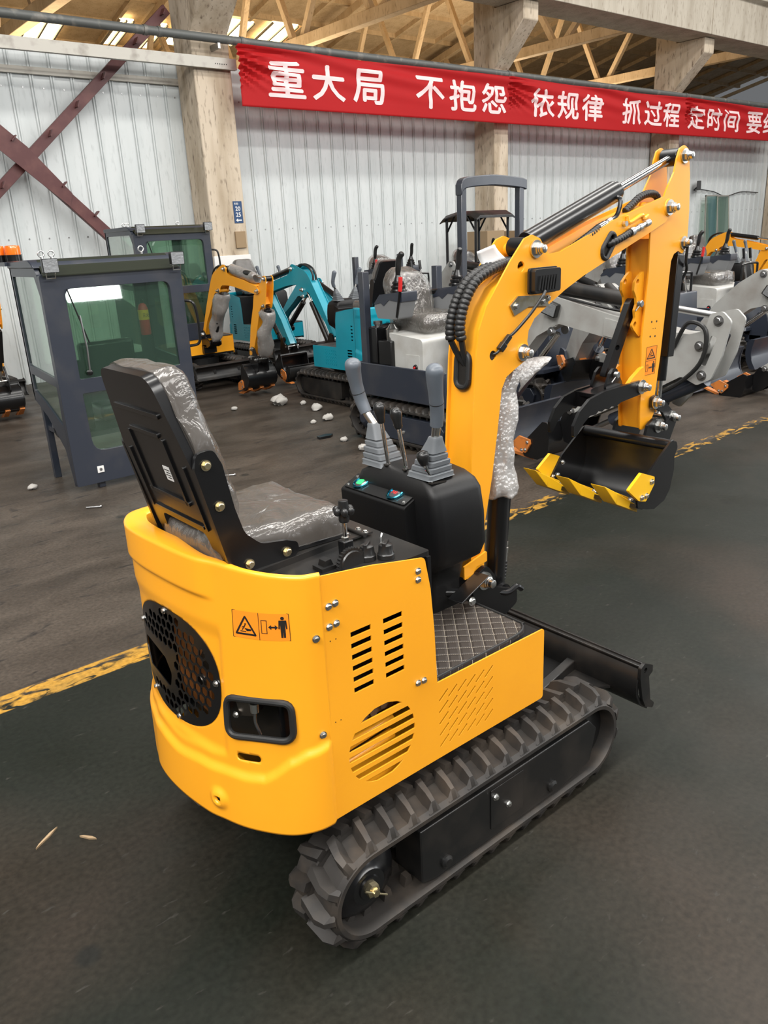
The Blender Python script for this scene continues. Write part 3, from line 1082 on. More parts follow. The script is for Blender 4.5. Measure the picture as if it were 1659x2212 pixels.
def build_digger(label, paint, loc=(0, 0, 0), rz=0.0, fine=False, boom_deg=0, stick_deg=0, bucket_deg=0, group=None, name='mini_excavator', wrapped=False):
    R = thing(name, label, 'excavator', loc, rz, group)
    tooth = 'bucket_yellow' if fine else 'orange'
    # ---------------- undercarriage
    for s in (-1, 1):
        tk = make_track(s).build('rubber_track', 'rubber', R, smooth=28)
        f = MB()
        f.plate([(-.29, .078), (-.29, .250), (.445, .250), (.485, .205), (.455, .09), (.30, .062), (-.24, .062)], s * .325, s * .438)
        tf = f.build('track_frame', 'blackdusty', R, bevel=0.004 if fine else 0)
        if fine:
            p2 = MB().plate([(-.02, .10), (-.02, .235), (.12, .235), (.12, .10)], s * .438, s * .4415)
            p2.build('cover_plate', 'blackdusty', tf, bevel=0.001)
            for x, z in ((.0, .205), (.055, .15)):
                bolt((x, s * .441, z), (0, s, 0), .0075, tf)
            for x in (-.2, .26):
                MB().lathe((x, s * .438, .10), (0, s, 0), [(.020, 0), (.020, .006), (.012, .012)], 12).build('drain_boss', 'blackdusty', tf)
        w = MB()
        w.lathe((-.462, s * .31, .178), (0, s, 0), [(.100, 0), (.100, .05), (.108, .072), (.108, .082), (.098, .092), (.070, .104), (.055, .112), (.050, .118), (.034, .119), (.032, .124), (.024, .125)], 36)
        for k in range(11):
            a = 2 * PI * k / 11
            w.box((-.462 + .105 * math.cos(a), s * .345, .178 + .105 * math.sin(a)), (.03, .03, .022), 0, -a)
        sp = w.build('sprocket', 'black', R)
        if fine and s < 0:
            MB().lathe((-.462, -.434, .178), (0, -1, 0), [(.020, 0), (.020, .014), (.016, .016), (.011, .016), (.011, .026)], 6).build('castle_nut', 'goldzinc', sp)
            MB().cyl((-.495, -.456, .203), (-.428, -.456, .150), .0025, 8).build('cotter_pin', 'goldzinc', sp)
        MB().lathe((.455, s * .31, .168), (0, s, 0), [(.108, 0), (.108, .09), (.06, .1), (.04, .105)], 28).build('idler_wheel', 'blackdusty', R)
        for x in (-.22, -.05, .12, .28):
            MB().lathe((x, s * .315, .098), (0, s, 0), [(.036, 0), (.036, .08)], 16).build('track_roller', 'blackdusty', R)
    c = MB()
    c.span((-.30, -.33, .13), (.30, .33, .25))
    c.cyl((0, 0, .24), (0, 0, .345), .25, 36)
    c.build('undercarriage', 'blackdusty', R, bevel=0.004)
    MB().cyl((0, 0, .345), (0, 0, .385), .20, 36).build('slew_ring', 'black', R)
    # ---------------- dozer blade
    bl = MB()
    curve = [(.715, .338), (.733, .335), (.718, .305), (.708, .27), (.712, .23), (.728, .20), (.752, .175), (.778, .155)]
    th = [(.713, .332), (.72, .322), (.706, .305), (.696, .27), (.700, .225), (.718, .19), (.745, .165), (.770, .148)]
    bl.plate(curve + th[::-1], -.445, .445)
    bl.plate([(.735, .341), (.77, .322), (.768, .312), (.733, .330)], -.448, .448)
    bo = bl.build('dozer_blade', 'blackdusty', R, bevel=0.002)
    for s in (-1, 1):
        MB().plate(rpoly([(.700, .338), (.722, .350), (.772, .326), (.773, .300), (.752, .290), (.771, .190), (.797, .166), (.790, .148), (.744, .172), (.722, .212), (.70, .30)], .008), s * .443, s * .455, [circ(.728, .322, .010, 12)]).build('end_plate', 'blackdusty', bo, bevel=0.002)
        MB().bar((.28, s * .20, .17), (.72, s * .17, .235), .035, .06).build('push_arm', 'blackdusty', bo, bevel=0.003)
    cp = MB().hexa([(.50, -.20, .205), (.70, -.34, .215), (.70, .34, .215), (.50, .20, .205), (.50, -.20, .215), (.70, -.34, .225), (.70, .34, .225), (.50, .20, .215)])
    cp.build('gusset', 'blackdusty', bo)
    MB().cyl((.25, 0, .22), (.66, 0, .26), .028, 18).build('blade_cylinder', 'blackdusty', R)

    # ---------------- house
    base = MB().plate(rpoly([(-.62, -.28), (-.5, -.362), (.285, -.362), (.285, .362), (-.5, .362), (-.62, .28)], .02), .384, .404, ax='z')
    hb_ = base.build('house_base', paint if fine else 'black', R)
    eng = MB()
    eng.span((-.57, -.26, .404), (-.24, .30, .95))
    eo = eng.build('engine_block', 'black', R, bevel=0.01)
    if fine:
        for z in (.47, .52):
            MB().cyl((-.50, -.315, z), (-.26, -.30, z + .008), .016, 14).build('yellow_pipe', paint, eo)
        vl = MB()
        for k in range(5):
            vl.lathe((-.40 + k * .035, -.29, .57 + k * .008), (0, -1, 0), [(.014, 0), (.014, .03)], 6)
        vl.box((-.33, -.27, .58), (.18, .04, .05))
        vl.build('valve_block', 'steel', eo)
        for (y, z, r) in ((-.04, .66, .03), (.0, .63, .022), (.04, .70, .035), (-.06, .73, .02), (.09, .62, .02)):
            MB().lathe((-.57, y, z), (-1, 0, 0), [(r, 0), (r, .03), (r * .7, .04)], 14).build('pump_fitting', 'copper', eo)
        MB().span((-.60, .05, .52), (-.572, .24, .84)).build('yellow_bracket', M('rust_brown_bracket', (0.16, 0.055, 0.012), 0.5), eo)
    surf, SL = cowl_surface()
    TL = .10

    def tilt(sc, zc, s, z):
        return s - sc, (z - zc) + TL * (s - sc)

    def h_grille(s, z):
        a, b = (s - .535) / .224, (z - .722) / .148
        return (abs(a) ** 2.4 + abs(b) ** 2.4) - 1

    def h_rr(sc, zc, hw, hh, r):
        def f(s, z):
            a, b = tilt(sc, zc, s, z)
            qx, qy = abs(a) - hw + r, abs(b) - hh + r
            return (math.hypot(max(qx, 0), max(qy, 0)) + min(max(qx, qy), 0) - r) / .05
        return f
    h_win = h_rr(.191, .677, .094, .050, .027)
    h_slot = h_rr(.227, .568, .036, .0095, .0095)

    def h_dot(s, z):
        return (math.hypot(s - .321, z - .435) - .0065) / .02
    HOLES = [h_grille, h_win, h_slot, h_dot] if fine else [h_grille]
    NS, NZ = (197, 132) if fine else (80, 44)
    G = [[(SL * i / NS, .38 + (1.043 - .38) * j / NZ) for i in range(NS + 1)] for j in range(NZ + 1)]
    quads = []
    touched = {}
    for j in range(NZ):
        for i in range(NS):
            sc_, zc_ = G[j][i][0] + SL / NS / 2, G[j][i][1] + .663 / NZ / 2
            hit = None
            for k, h in enumerate(HOLES):
                if h(sc_, zc_) < 0:
                    hit = k
            if hit is None:
                quads.append((j, i))
            else:
                for a, b in ((j, i), (j, i + 1), (j + 1, i + 1), (j + 1, i)):
                    touched.setdefault((a, b), hit)
    keep = set()
    for j, i in quads:
        keep.update(((j, i), (j, i + 1), (j + 1, i + 1), (j + 1, i)))
    for (j, i), k in touched.items():
        if (j, i) in keep:
            s, z = G[j][i]
            h = HOLES[k]
            for _ in range(6):
                e = 1e-4
                v = h(s, z)
                gx, gz = (h(s + e, z) - v) / e, (h(s, z + e) - v) / e
                g2 = gx * gx + gz * gz
                if g2 < 1e-9:
                    break
                s -= v * gx / g2
                z -= v * gz / g2
            G[j][i] = (s, z)
    m = MB()
    idx = {}
    for key in sorted(keep):
        idx[key] = len(m.v)
        m.v.append(tuple(surf(*G[key[0]][key[1]])))
    for j, i in quads:
        m.f.append((idx[(j, i)], idx[(j, i + 1)], idx[(j + 1, i + 1)], idx[(j + 1, i)]))
    # rim: rounded lip, flat top, inner wall
    lip = []
    for i in range(NS + 1):
        s = SL * i / NS
        p = surf(s, 1.043)
        q = surf(s, 1.043, -1.0)
        n = (q - p).normalized()
        w = .010 + .046 * min(1, max(0, (s - .20) / .34)) ** 1.2 - .012 * min(1, max(0, (s - .78) / .2))
        lip.append([p, p + n * .003 + Vector((0, 0, .004)), p + n * .009 + Vector((0, 0, .006)), p + n * w + Vector((0, 0, .005)), p + n * (w + .006) + Vector((0, 0, .001)), p + n * (w + .008) - Vector((0, 0, .05))])
    m.loft(lip, caps=False, closed=False)
    cw = m.build('rear_cowl', paint, R, smooth=50)
    sd = cw.modifiers.new('weld', 'WELD')
    sd.merge_threshold = 0.0004
    so = cw.modifiers.new('thick', 'SOLIDIFY')
    so.thickness = 0.004
    so.offset = -1
    cw.data.materials.append(MT['black'])  # inner face coloured black to paint in the shade behind the openings
    so.material_offset = 1
    # guard grille with hexagonal holes
    ol = []
    for k in range(72):
        a = 2 * PI * k / 72
        ca, sa = math.cos(a), math.sin(a)
        rr = (abs(ca) ** 2.4 + abs(sa) ** 2.4) ** (-1 / 2.4)
        ol.append((.535 + .224 * rr * ca * 1.0, .722 + .148 * rr * sa * 1.0))
    hs = []
    hand = rpoly([(.545, .648), (.70, .655), (.735, .70), (.72, .735), (.57, .725), (.535, .69)], .015) if fine else None
    if fine:
        pt_ = .0288
        for r in range(-6, 7):
            for q in range(-11, 12):
                s, z = .535 + (q + (.5 if r % 2 else 0)) * pt_, .722 + r * pt_ * .866
                if h_grille(.535 + (s - .535) * 1.13, .722 + (z - .722) * 1.16) > 0:
                    continue
                if .512 < s < .757 and .624 < z < .756:
                    continue
                hs.append([(s + .0132 * math.cos(PI / 6 + PI / 3 * k), z + .0132 * math.sin(PI / 6 + PI / 3 * k)) for k in range(6)])
        hs.append(hand)
    t = MB().plate(ol, 0, 1, hs, ax='z')
    gm = MB().add([surf(p[0], p[1], .0015 - .0025 * p[2]) for p in t.v], t.f)
    gr = gm.build('guard_grille', 'black', R, smooth=30)
    if fine:
        for s, z in ((.326, .735), (.553, .860), (.503, .583), (.665, .598), (.735, .775)):
            p, q = surf(s, z, .002), surf(s, z, .1)
            bolt(p, q - p, .0062, gr)
        # rubber edge trim and light bracket in the rear opening
        pts = []
        for a, b in rrect(-.094, -.050, .094, .050, .027, 6):
            pts.append(surf(.191 + a, .677 + b - TL * a, .003))
        pts.append(pts[0])
        MB().tube(even(pts, .008), .0085, 10).build('opening_trim', 'trim', cw)
        bx = MB()
        c1, c2 = surf(.262, .69, -.03), surf(.215, .70, -.03)
        bx.bar(c1, c2, .045, .05)
        lb = bx.build('light_bracket', 'copper', R, bevel=.003)
        p = surf(.262, .672, -.005)
        bolt(p, surf(.262, .672, .1) - p, .006, lb)
        MB().cyl(surf(.205, .712, -.01), surf(.205, .69, -.01), .011, 12).build('hose_fitting', 'zinc', lb)
        MB().tube(spline([surf(.205, .69, -.01), surf(.207, .66, -.012), surf(.200, .625, -.02)]), .004, 8).build('pressure_line', 'steel', lb)
        # warning decal
        dc = MB()

        def mapd(u, v, d):
            s = .247 - u / 2 * .164
            z = .880 + v * .066 - TL * (s - .247) * .8
            return surf(s, z, .0006 + d)
        Q = [[mapd(2 * i / 16, j / 6, 0) for i in range(17)] for j in range(7)]
        dc.loft(Q, caps=False, closed=False)
        dco = dc.build('warning_decal', 'sticker', cw)
        ink = MB()
        flat_shapes(ink, warn_shapes(0, 0, True) + man_shapes(1, 0) + [line((1, 0), (1, 1), .015), line((0, 0), (2, 0), .015), line((0, 1), (2, 1), .015), line((0.007, 0), (0.007, 1), .015), line((1.993, 0), (1.993, 1), .015)], mapd, .0004)
        for P_ in (ink,):
            P_.build('decal_pictogram', 'ink', cw, smooth=0)
        for s, z in ((.022, .892), (.025, .637)):
            p = surf(s, z, .001)
            bolt(p, surf(s, z, .1) - p, .0065, cw)
    # side panels
    for sgn in (-1, 1):
        y = sgn * .372
        out = rpoly([(-.499, 1.041), (-.354, 1.022), (-.255, 1.003), (-.183, .990), (-.166, .90), (-.157, .78), (-.152, .619), (.055, .6175), (.290, .615), (.290, .376), (-.158, .380), (-.510, .381)], [.004, .0, .0, .016, 0, 0, .002, 0, .012, .012, 0, .004])
        hl = []
        if fine and sgn < 0:
            for k in range(6):
                z = .870 - k * .0302
                hl.append([(-.425, z - .0115), (-.364, z - .0115), (-.364, z + .0025), (-.425, z + .0025)])
                hl.append([(-.325, z - .0125), (-.264, z - .0125), (-.264, z + .0015), (-.325, z + .0015)])
            cx, cz, rr = -.346, .531, .109
            for k in range(7):
                z0 = cz + .080 - k * .0305
                z1 = z0 + .0165
                if k == 0:
                    z0, z1 = cz + .085, cz + .107
                if k == 6:
                    z0, z1 = cz - .106, cz - .088
                P_ = []
                ws = [math.sqrt(max(1e-6, rr * rr - (z - cz) ** 2)) for z in (z0, (z0 + z1) / 2, z1)]
                P_ = [(cx - ws[0], z0), (cx + ws[0], z0), (cx + ws[1], (z0 + z1) / 2), (cx + ws[2], z1), (cx - ws[2], z1), (cx - ws[1], (z0 + z1) / 2)]
                hl.append(P_)
            for r in range(5):
                for q in range(6):
                    x0, z0 = -.147 + q * .0356, .559 - r * .036 - .0004 * q
                    dx, dz, w = .033, .0245, .0028
                    L = math.hypot(dx, dz)
                    nx, nz = -dz / L * w, dx / L * w
                    hl.append([(x0 + nx, z0 + nz), (x0 - nx, z0 - nz), (x0 + dx - nx, z0 + dz - nz), (x0 + dx + nx, z0 + dz + nz)])
        elif not fine:
            for r in range(5):
                for q in range(6):
                    x0, z0 = -.147 + q * .0356, .559 - r * .036
                    hl.append([(x0, z0), (x0 + .008, z0), (x0 + .03, z0 + .024), (x0 + .022, z0 + .024)])
            for k in range(5):
                z = .86 - k * .036
                hl.append([(-.46, z - .01), (-.43, z - .01), (-.43, z + .004), (-.46, z + .004)])
                z = .60 - k * .03
                hl.append([(-.43, z - .01), (-.35, z - .01), (-.35, z + .006), (-.43, z + .006)])
        sp = MB().plate(out, y, y - sgn * .004, hl).build('side_panel', paint, R, bevel=.0012 if fine else 0)
        if fine and sgn < 0:
            for x, z in ((-.207, .961), (-.208, .938), (-.482, .961), (-.463, .963), (-.484, .910), (-.464, .912), (-.221, .649), (-.200, .648)):
                bolt((x, y - .0005, z), (0, -1, 0), .0062, sp)
            for x, z in ((-.484, .873), (-.468, .873), (-.487, .656), (-.471, .655)):
                MB().lathe((x, y, z), (0, -1, 0), [(.0016, 0), (.0016, .0006)], 8).build('rivet_hole', 'ink', sp, smooth=0)
    hoodf = MB().span((-.170, -.368, .60), (-.158, .368, .985))
    hoodf.build('hood_front', 'plastic', R)
    MB().plate([(-.165, -.3695), (-.165, .3695), (.286, .3695), (.286, -.3695)], .590, .604, ax='z').build('floor_plate', 'black', R)
    MB().plate([(-.367, .404), (.367, .404), (.367, .600), (-.367, .600)], .283, .2875, ax='x').build('front_panel', paint, R)
    if fine:
        fmat = MB().plate(rpoly([(-.150, -.355), (.15, -.352), (.245, -.335), (.268, -.29), (.268, .29), (.245, .335), (-.150, .355)], .02), .604, .617, ax='z')
        fo = fmat.build('floor_mat', 'quilt', R, bevel=.003)
        e = even(spline([(-.150, -.350, .618), (.14, -.347, .618), (.225, -.338, .618), (.258, -.31, .618), (.265, -.27, .618), (.265, .27, .618)], 8), .02)
        MB().tube(e, .004, 8).build('mat_edging', 'trim', fo)
    else:
        MB().plate([(-.150, -.355), (.245, -.355), (.268, -.29), (.268, .29), (.245, .355), (-.150, .355)], .604, .615, ax='z').build('floor_mat', 'seat', R)
    # hood top
    top = MB().plate(rpoly([(-.155, -.362), (-.155, .362), (-.52, .362), (-.60, .32), (-.635, .22), (-.635, -.02), (-.60, -.17), (-.565, -.25), (-.50, -.345), (-.46, -.362)], .01), .985, .998, ax='z')
    ht = top.build('hood_top', 'blackdusty', R, bevel=.002)
    if fine:
        lid = MB().plate(rpoly([(-.608, -.10), (-.575, -.19), (-.26, -.165), (-.245, -.155), (-.245, .20), (-.53, .30), (-.615, .24)], .02), .998, 1.014, ax='z')
        lo = lid.build('hood_lid', 'blackdusty', R, bevel=.0015)
        hg = MB()
        hg.plate(rrect(-.262, -.175, -.185, -.125, .004), 1.004, 1.009, ax='z')
        hg.cyl((-.225, -.19, 1.012), (-.225, -.10, 1.012), .006, 12)
        ho = hg.build('lid_hinge', 'blackdusty', R)
        for x, y in ((-.205, -.185), (-.205, -.155), (-.25, -.165)):
            bolt((x, y + .02, 1.009), (0, 0, 1), .006, ho)
        for x, y in ((-.58, .19), (-.52, .165), (-.40, -.24)):
            MB().plate(rrect(x - .018, y - .004, x + .018, y + .004, .003), 1.013 if x < -.5 else .9975, 1.0148 if x < -.5 else .999, ax='z').build('slot_hole', 'ink', ht)
        # throttle: stalk with star knob, toothed quadrant, switches
        tl = thing_part(R, 'throttle_lever')
        MB().box((-.312, -.222, 1.012), (.03, .028, .045)).build('lever_base', 'black', tl, bevel=.003)
        MB().cyl((-.312, -.222, 1.03), (-.312, -.222, 1.105), .006, 14).build('stalk', 'chrome', tl)
        MB().lathe((-.312, -.222, 1.034), (0, 0, 1), [(.011, 0), (.011, .008)], 6).build('lock_nut', 'zinc', tl)
        kn = MB()
        kn.lathe((-.312, -.222, 1.082), (0, 0, 1), [(.012, 0), (.014, .006), (.014, .018), (.013, .05), (.012, .056), (.009, .057)], 20)
        for k in range(6):
            a = PI / 3 * k
            kn.ball((-.312 + .019 * math.cos(a), -.222 + .019 * math.sin(a), 1.112), .0105, 10, (1, 1, 1.05))
        kn.build('star_knob', 'plastic_smooth', tl)
        q = MB()
        gear = []
        for k in range(60):
            a = 2 * PI * k / 60
            r = .042 if k % 2 else .039
            gear.append((-.352 + r * math.cos(a), 1.004 + r * math.sin(a)))
        q.plate(gear, -.300, -.288)
        q.lathe((-.352, -.300, 1.004), (0, -1, 0), [(.034, 0), (.032, .004), (.006, .004)], 24)
        q.build('toothed_quadrant', 'plastic_smooth', R, smooth=25)
        for x, y, nm in ((-.300, -.292, 'rotary_switch'), (-.262, -.318, 'ignition_switch')):
            w = MB()
            w.lathe((x, y, .998), (0, 0, 1), [(.022, 0), (.022, .012), (.019, .016), (.017, .036), (.014, .038)], 24)
            w.box((x, y, 1.036), (.034, .010, .012), .6)
            w.build(nm, 'plastic_smooth', R, bevel=.001)
        MB().tube([(-.262, -.30, 1.03), (-.258, -.296, 1.045), (-.250, -.292, 1.052)], .0025, 8).build('key', 'chrome', R)
        lt = MB().box((-.405, -.262, 1.003), (.05, .04, .010))
        lt.plate(rpoly([(-.42, 1.005), (-.39, 1.005), (-.398, 1.024), (-.414, 1.022)], .002), -.275, -.25)
        lt.build('lid_latch', 'blackdusty', R, bevel=.001)
    # ---------------- seat
    seat = thing_part(R, 'seat')
    tb, tt = Vector((-.594, 0, 1.036)), Vector((-.709, 0, 1.492))
    up = (tt - tb).normalized()
    nf = Vector((up.z, 0, -up.x))          # towards the front of the backrest
    H = (tt - tb).length
    fr = Matrix(((0, up.x, nf.x, tb.x), (1, up.y, nf.y, tb.y + .022), (0, up.z, nf.z, tb.z), (0, 0, 0, 1)))
    bo_ = rpoly([(-.165, .0), (.165, .0), (.182, .08), (.185, .26), (.135, H), (-.135, H), (-.185, .26), (-.182, .08)], [.04, .04, .03, .06, .05, .05, .06, .03], 6)
    sh_ = rpoly([(-.165, .0), (-.125, .0), (-.115, .075), (.115, .075), (.125, .0), (.165, .0), (.182, .08), (.185, .26), (.135, H), (-.135, H), (-.185, .26), (-.182, .08)], [.02, .02, .02, .02, .02, .02, .03, .06, .05, .05, .06, .03], 5)
    MB().plate(sh_, -.012, .012, ax='z').xf(fr).build('backrest_shell', 'black', seat, bevel=.006, seg=3)
    if fine:
        for (x0, x1, y0, y1) in ((-.12, .12, .372, .384), (-.075, .08, .318, .330), (-.10, .115, .145, .157), (-.13, .13, .090, .100), (-.092, -.08, .145, .318), (.092, .104, .145, .318), (.14, .15, .09, .26), (-.15, -.14, .09, .26)):
            MB().plate(rrect(x0, y0, x1, y1, .005, 3), -.017, -.010, ax='z').xf(fr).build('pressed_rib', 'black', seat, bevel=.003)
        MB().plate(rrect(-.052, .20, -.018, .238, .001, 2), -.0128, -.0122, ax='z').xf(fr).build('white_label', 'label', seat, smooth=0)
        lk = MB()
        for k in range(4):
            lk.plate([(-.049, .230 - k * .007), (-.022 - .006 * (k % 2), .230 - k * .007), (-.022 - .006 * (k % 2), .2275 - k * .007), (-.049, .2275 - k * .007)], -.0131, -.0127, ax='z')
        lk.xf(fr).build('label_print', 'ink', seat, smooth=0)
    ci = [(p[0] * .97, .09 + p[1] * .80) for p in bo_]

    def puff(ol_, d0, d1, inset, name, mat, mtx, nz=0.0, seed=0):
        """cushion: outline lofted with rounded shoulders and a domed top"""
        cx = sum(p[0] for p in ol_) / len(ol_)
        cy = sum(p[1] for p in ol_) / len(ol_)
        ed = even([Vector((p[0], p[1], 0)) for p in ol_ + [ol_[0]]], .018)[:-1]
        rings = []
        for t, k in ((0, 0), (.35, 0.0), (.62, .10), (.82, .32), (.94, .65), (1.0, 1.0), (1.03, 2.2), (1.05, 3.6), (1.06, 5.2)):
            d = d0 + (d1 - d0) * t
            rg = []
            for p in ed:
                v = Vector((p.x - cx, p.y - cy, 0))
                L = v.length
                f = max(.06, 1 - k * inset / L)
                q = Vector((cx + v.x * f, cy + v.y * f, d))
                if nz:
                    s_ = Vector((q.x * 17 + seed, q.y * 17, q.z * 17))
                    h = noise.noise(s_) * .6 + abs(noise.noise(s_ * 2.3)) * .7
                    q += Vector((v.x / L * .4, v.y / L * .4, (1 if d1 > d0 else -1))) * nz * h
                rg.append(q)
            rings.append(rg)
        o = MB().loft(rings).xf(mtx).build(name, mat, seat, smooth=60)
        return o
    puff(ci, .012, .066, .022, 'back_cushion', 'seat', fr)
    puff([(p[0] * 1.0, .08 + p[1] * .835) for p in bo_], .010, .074, .022, 'plastic_cover', 'film', fr, .010, 3)
    fb = Matrix.Translation((-.435, .022, 1.022))
    co = rpoly([(-.178, -.16), (.165, -.185), (.18, -.15), (.18, .15), (.165, .185), (-.178, .16)], [.03, .04, .03, .03, .04, .03], 6)
    MB().plate(rpoly([(-.165, -.165), (.175, -.19), (.18, .19), (-.165, .165)], .03), 1.014, 1.028, ax='z').xf(Matrix.Translation((-.435, .022, 0))).build('seat_pan', 'black', seat, bevel=.004)
    puff(co, .004, .062, .03, 'seat_cushion', 'seat', fb)
    puff([(p[0] * 1.02, p[1] * 1.02) for p in co], .0, .070, .03, 'plastic_cover', 'film', fb, .010, 9)
    for s, y in ((-1, -.170), (1, .214)):
        br_ = rpoly([(-.670, 1.286), (-.663, 1.321), (-.620, 1.324), (-.602, 1.286), (-.583, 1.176), (-.565, 1.111), (-.525, 1.073), (-.455, 1.062), (-.424, 1.050), (-.420, 1.026), (-.442, 1.010), (-.575, 1.004), (-.612, 1.032), (-.640, 1.156)], [.02, .02, .02, .03, .05, .05, .05, .02, .015, .015, .02, .04, .04, .05], 5)
        bk = MB().plate(br_, y - .006, y + .006).build('seat_bracket', 'black', seat, bevel=.004, seg=3)
        if fine and s < 0:
            for x, z in ((-.642, 1.292), (-.621, 1.192), (-.562, 1.033), (-.457, 1.033)):
                bolt((x, y - .007, z), (0, -1, 0), .0085, seat, 'goldzinc')
    # ---------------- control console
    def rr3(x0, x1, hy, z, r=.02, yc=0.0):
        return [Vector((p[0], p[1] + yc, z)) for p in rrect(x0, -hy, x1, hy, r, 3)]
    co_ = MB().loft([rr3(.115, .245, .072, .604), rr3(.115, .245, .072, .70), rr3(.10, .248, .090, .765, .025), rr3(.06, .25, .165, .815, .03), rr3(.045, .25, .186, .86, .03), rr3(.038, .246, .186, .96, .03), rr3(.034, .236, .182, 1.035, .03), rr3(.038, .228, .168, 1.062, .03), rr3(.050, .218, .135, 1.082, .03), rr3(.065, .205, .08, 1.094, .02), rr3(.09, .18, .03, 1.098, .01)])
    con = co_.build('control_console', 'plastic', R, smooth=70)
    MB().plate(rpoly([(-.006, 1.006), (.070, 1.040), (.09, .86), (.045, .80), (.0, .87)], [.01, .006, 0, .02, .02]), -.096, .204).build('instrument_panel', 'plastic', R, bevel=.008, seg=3)
    if fine:
        pp, pq = Vector((-.001, 0, 1.0115)), Vector((.062, 0, 1.0385))
        pu = (pq - pp).normalized()
        pn = Vector((-pu.z, 0, pu.x))
        pm = Matrix(((0, pu.x, pn.x, pp.x), (1, 0, 0, 0), (0, pu.z, pn.z, pp.z), (0, 0, 0, 1)))
        fp = MB().plate(rrect(-.088, .001, .196, .064, .008), 0, .003, ax='z').xf(pm).build('gauge_plate', 'plastic_smooth', R, bevel=.001)
        for (u, v) in ((-.078, .012), (-.078, .053), (.186, .012), (.186, .053)):
            MB().lathe((u, v, .003), (0, 0, 1), [(.005, 0), (.004, .002)], 10).xf(pm).build('screw', 'zinc', fp)
        for u, k in ((.141, 0), (-.021, 1)):
            MB().lathe((u, .032, .002), (0, 0, 1), [(.029, 0), (.030, .003), (.028, .007), (.0235, .008), (.0232, .005)], 32).xf(pm).build('gauge_bezel', 'blue_ring', fp)
            if k == 0:
                MB().lathe((u, .032, .004), (0, 0, 1), [(.0236, 0), (.023, .002), (.014, .005), (.003, .006)], 28).xf(pm).build('indicator_lamp', 'gauge', fp)
                MB().plate(rpoly([(u - .013, .022), (u + .010, .018), (u + .012, .038), (u - .009, .044)], .006), .006, .0105, ax='z').xf(pm).build('green_light', 'green_led', fp)
            else:
                MB().lathe((u, .032, .004), (0, 0, 1), [(.0236, 0), (.023, .002), (.014, .004), (.003, .0045)], 28).xf(pm).build('hour_meter', 'gauge', fp)
                V, Fc, (a0, b0, a1, b1) = glyphs('740', 1.0, .01)
                dg = MB().add([(u + .013 - (p[0] - a0) / (a1 - a0) * .022, .038 - (p[1] - b0) / (b1 - b0) * .012, .0092) for p in V], Fc)
                # digits face the seat, so they read upright from behind the console
                dg.v = [(2 * u - p[0] + 0, .064 - p[1], p[2]) for p in dg.v]
                dg.v = [(2 * u - p[0], p[1], p[2]) for p in dg.v]
                dg.xf(pm).build('meter_digits', 'red_led', fp, smooth=0, fix=False)
    # joysticks
    for s, bx_, jp in ((1, (.1, .114, 1.082), [(.094, .147, 1.205), (.086, .172, 1.235), (.080, .188, 1.275), (.068, .190, 1.32), (.055, .184, 1.37), (.050, .175, 1.405)]),
                       (-1, (.1, -.097, 1.084), [(.094, -.128, 1.205), (.088, -.140, 1.24), (.082, -.150, 1.285), (.070, -.160, 1.33), (.058, -.170, 1.38), (.052, -.178, 1.42)])):
        js = thing_part(R, 'joystick')
        b = MB()
        lean = Vector((jp[0][0] - bx_[0], jp[0][1] - bx_[1], jp[0][2] - bx_[2]))

        def sq(t, h, r=.012):
            c_ = Vector(bx_) + lean * t
            return [Vector((c_.x + p[0], c_.y + p[1], c_.z)) for p in rrect(-h, -h, h, h, min(r, h * .6), 3)]
        rg = [sq(0, .052)]
        for k, (t0, h0) in enumerate(((.02, .050), (.17, .045), (.32, .040), (.47, .034))):
            rg += [sq(t0, h0), sq(t0 + .10, h0 - .001), sq(t0 + .125, h0 - .008), sq(t0 + .15, h0 - .008)]
        rg += [sq(.63, .030), sq(.92, .019), sq(.97, .018), sq(1.0, .016)]
        b.loft(rg).build('rubber_boot', 'boot', js, smooth=40)
        MB().cyl(Vector(jp[0]) - lean * .05, jp[1], .0125, 16).build('steel_stub', 'zinc', js)
        sp_ = even(spline(jp[1:], 8), .0035)
        n_ = len(sp_)
        rad = []
        for i in range(n_):
            t = i / (n_ - 1)
            base = .0185 + .002 * math.sin(t * PI) + .0085 * max(0, (t - .50) / .5) ** 1.3
            rad.append(base * (1 if t < .86 else math.sqrt(max(.02, 1 - ((t - .86) / .141) ** 2.2))))
        MB().tube(sp_, rad, 18).build('grip', 'grip', js, smooth=60)
        jn = sp_[int(n_ * .38)]
        jd = (sp_[int(n_ * .38) + 1] - jn).normalized()
        MB().cyl(jn, jn + jd * .0014, .0212, 20).build('grip_seam', 'trim', js)
    if fine:
        for a, b_, nm in (((.07, .056, 1.085), (.050, .062, 1.262), 'travel_lever'), ((.07, -.028, 1.085), (.050, -.013, 1.256), 'travel_lever')):
            lv = thing_part(R, nm)
            a, b_ = Vector(a), Vector(b_)
            MB().cyl(a, b_, .0062, 12).build('rod', 'chrome', lv)
            d = (b_ - a).normalized()
            MB().lathe(b_ - d * .038, d, [(.010, 0), (.0125, .006), (.013, .018), (.017, .034), (.0185, .046), (.016, .056), (.009, .062), (.002, .063)], 18).build('knob', 'plastic_smooth', lv, smooth=60)
        lv = thing_part(R, 'blade_lever')
        MB().tube(spline([(.062, -.140, 1.070), (.060, -.138, 1.10), (.052, -.134, 1.118), (.046, -.130, 1.14)]), .0055, 10).build('rod', 'chrome', lv)
        MB().lathe((.046, -.130, 1.132), (-.15, .02, 1), [(.010, 0), (.0125, .005), (.017, .018), (.0185, .028), (.016, .037), (.008, .042)], 18).build('knob', 'plastic_smooth', lv, smooth=60)
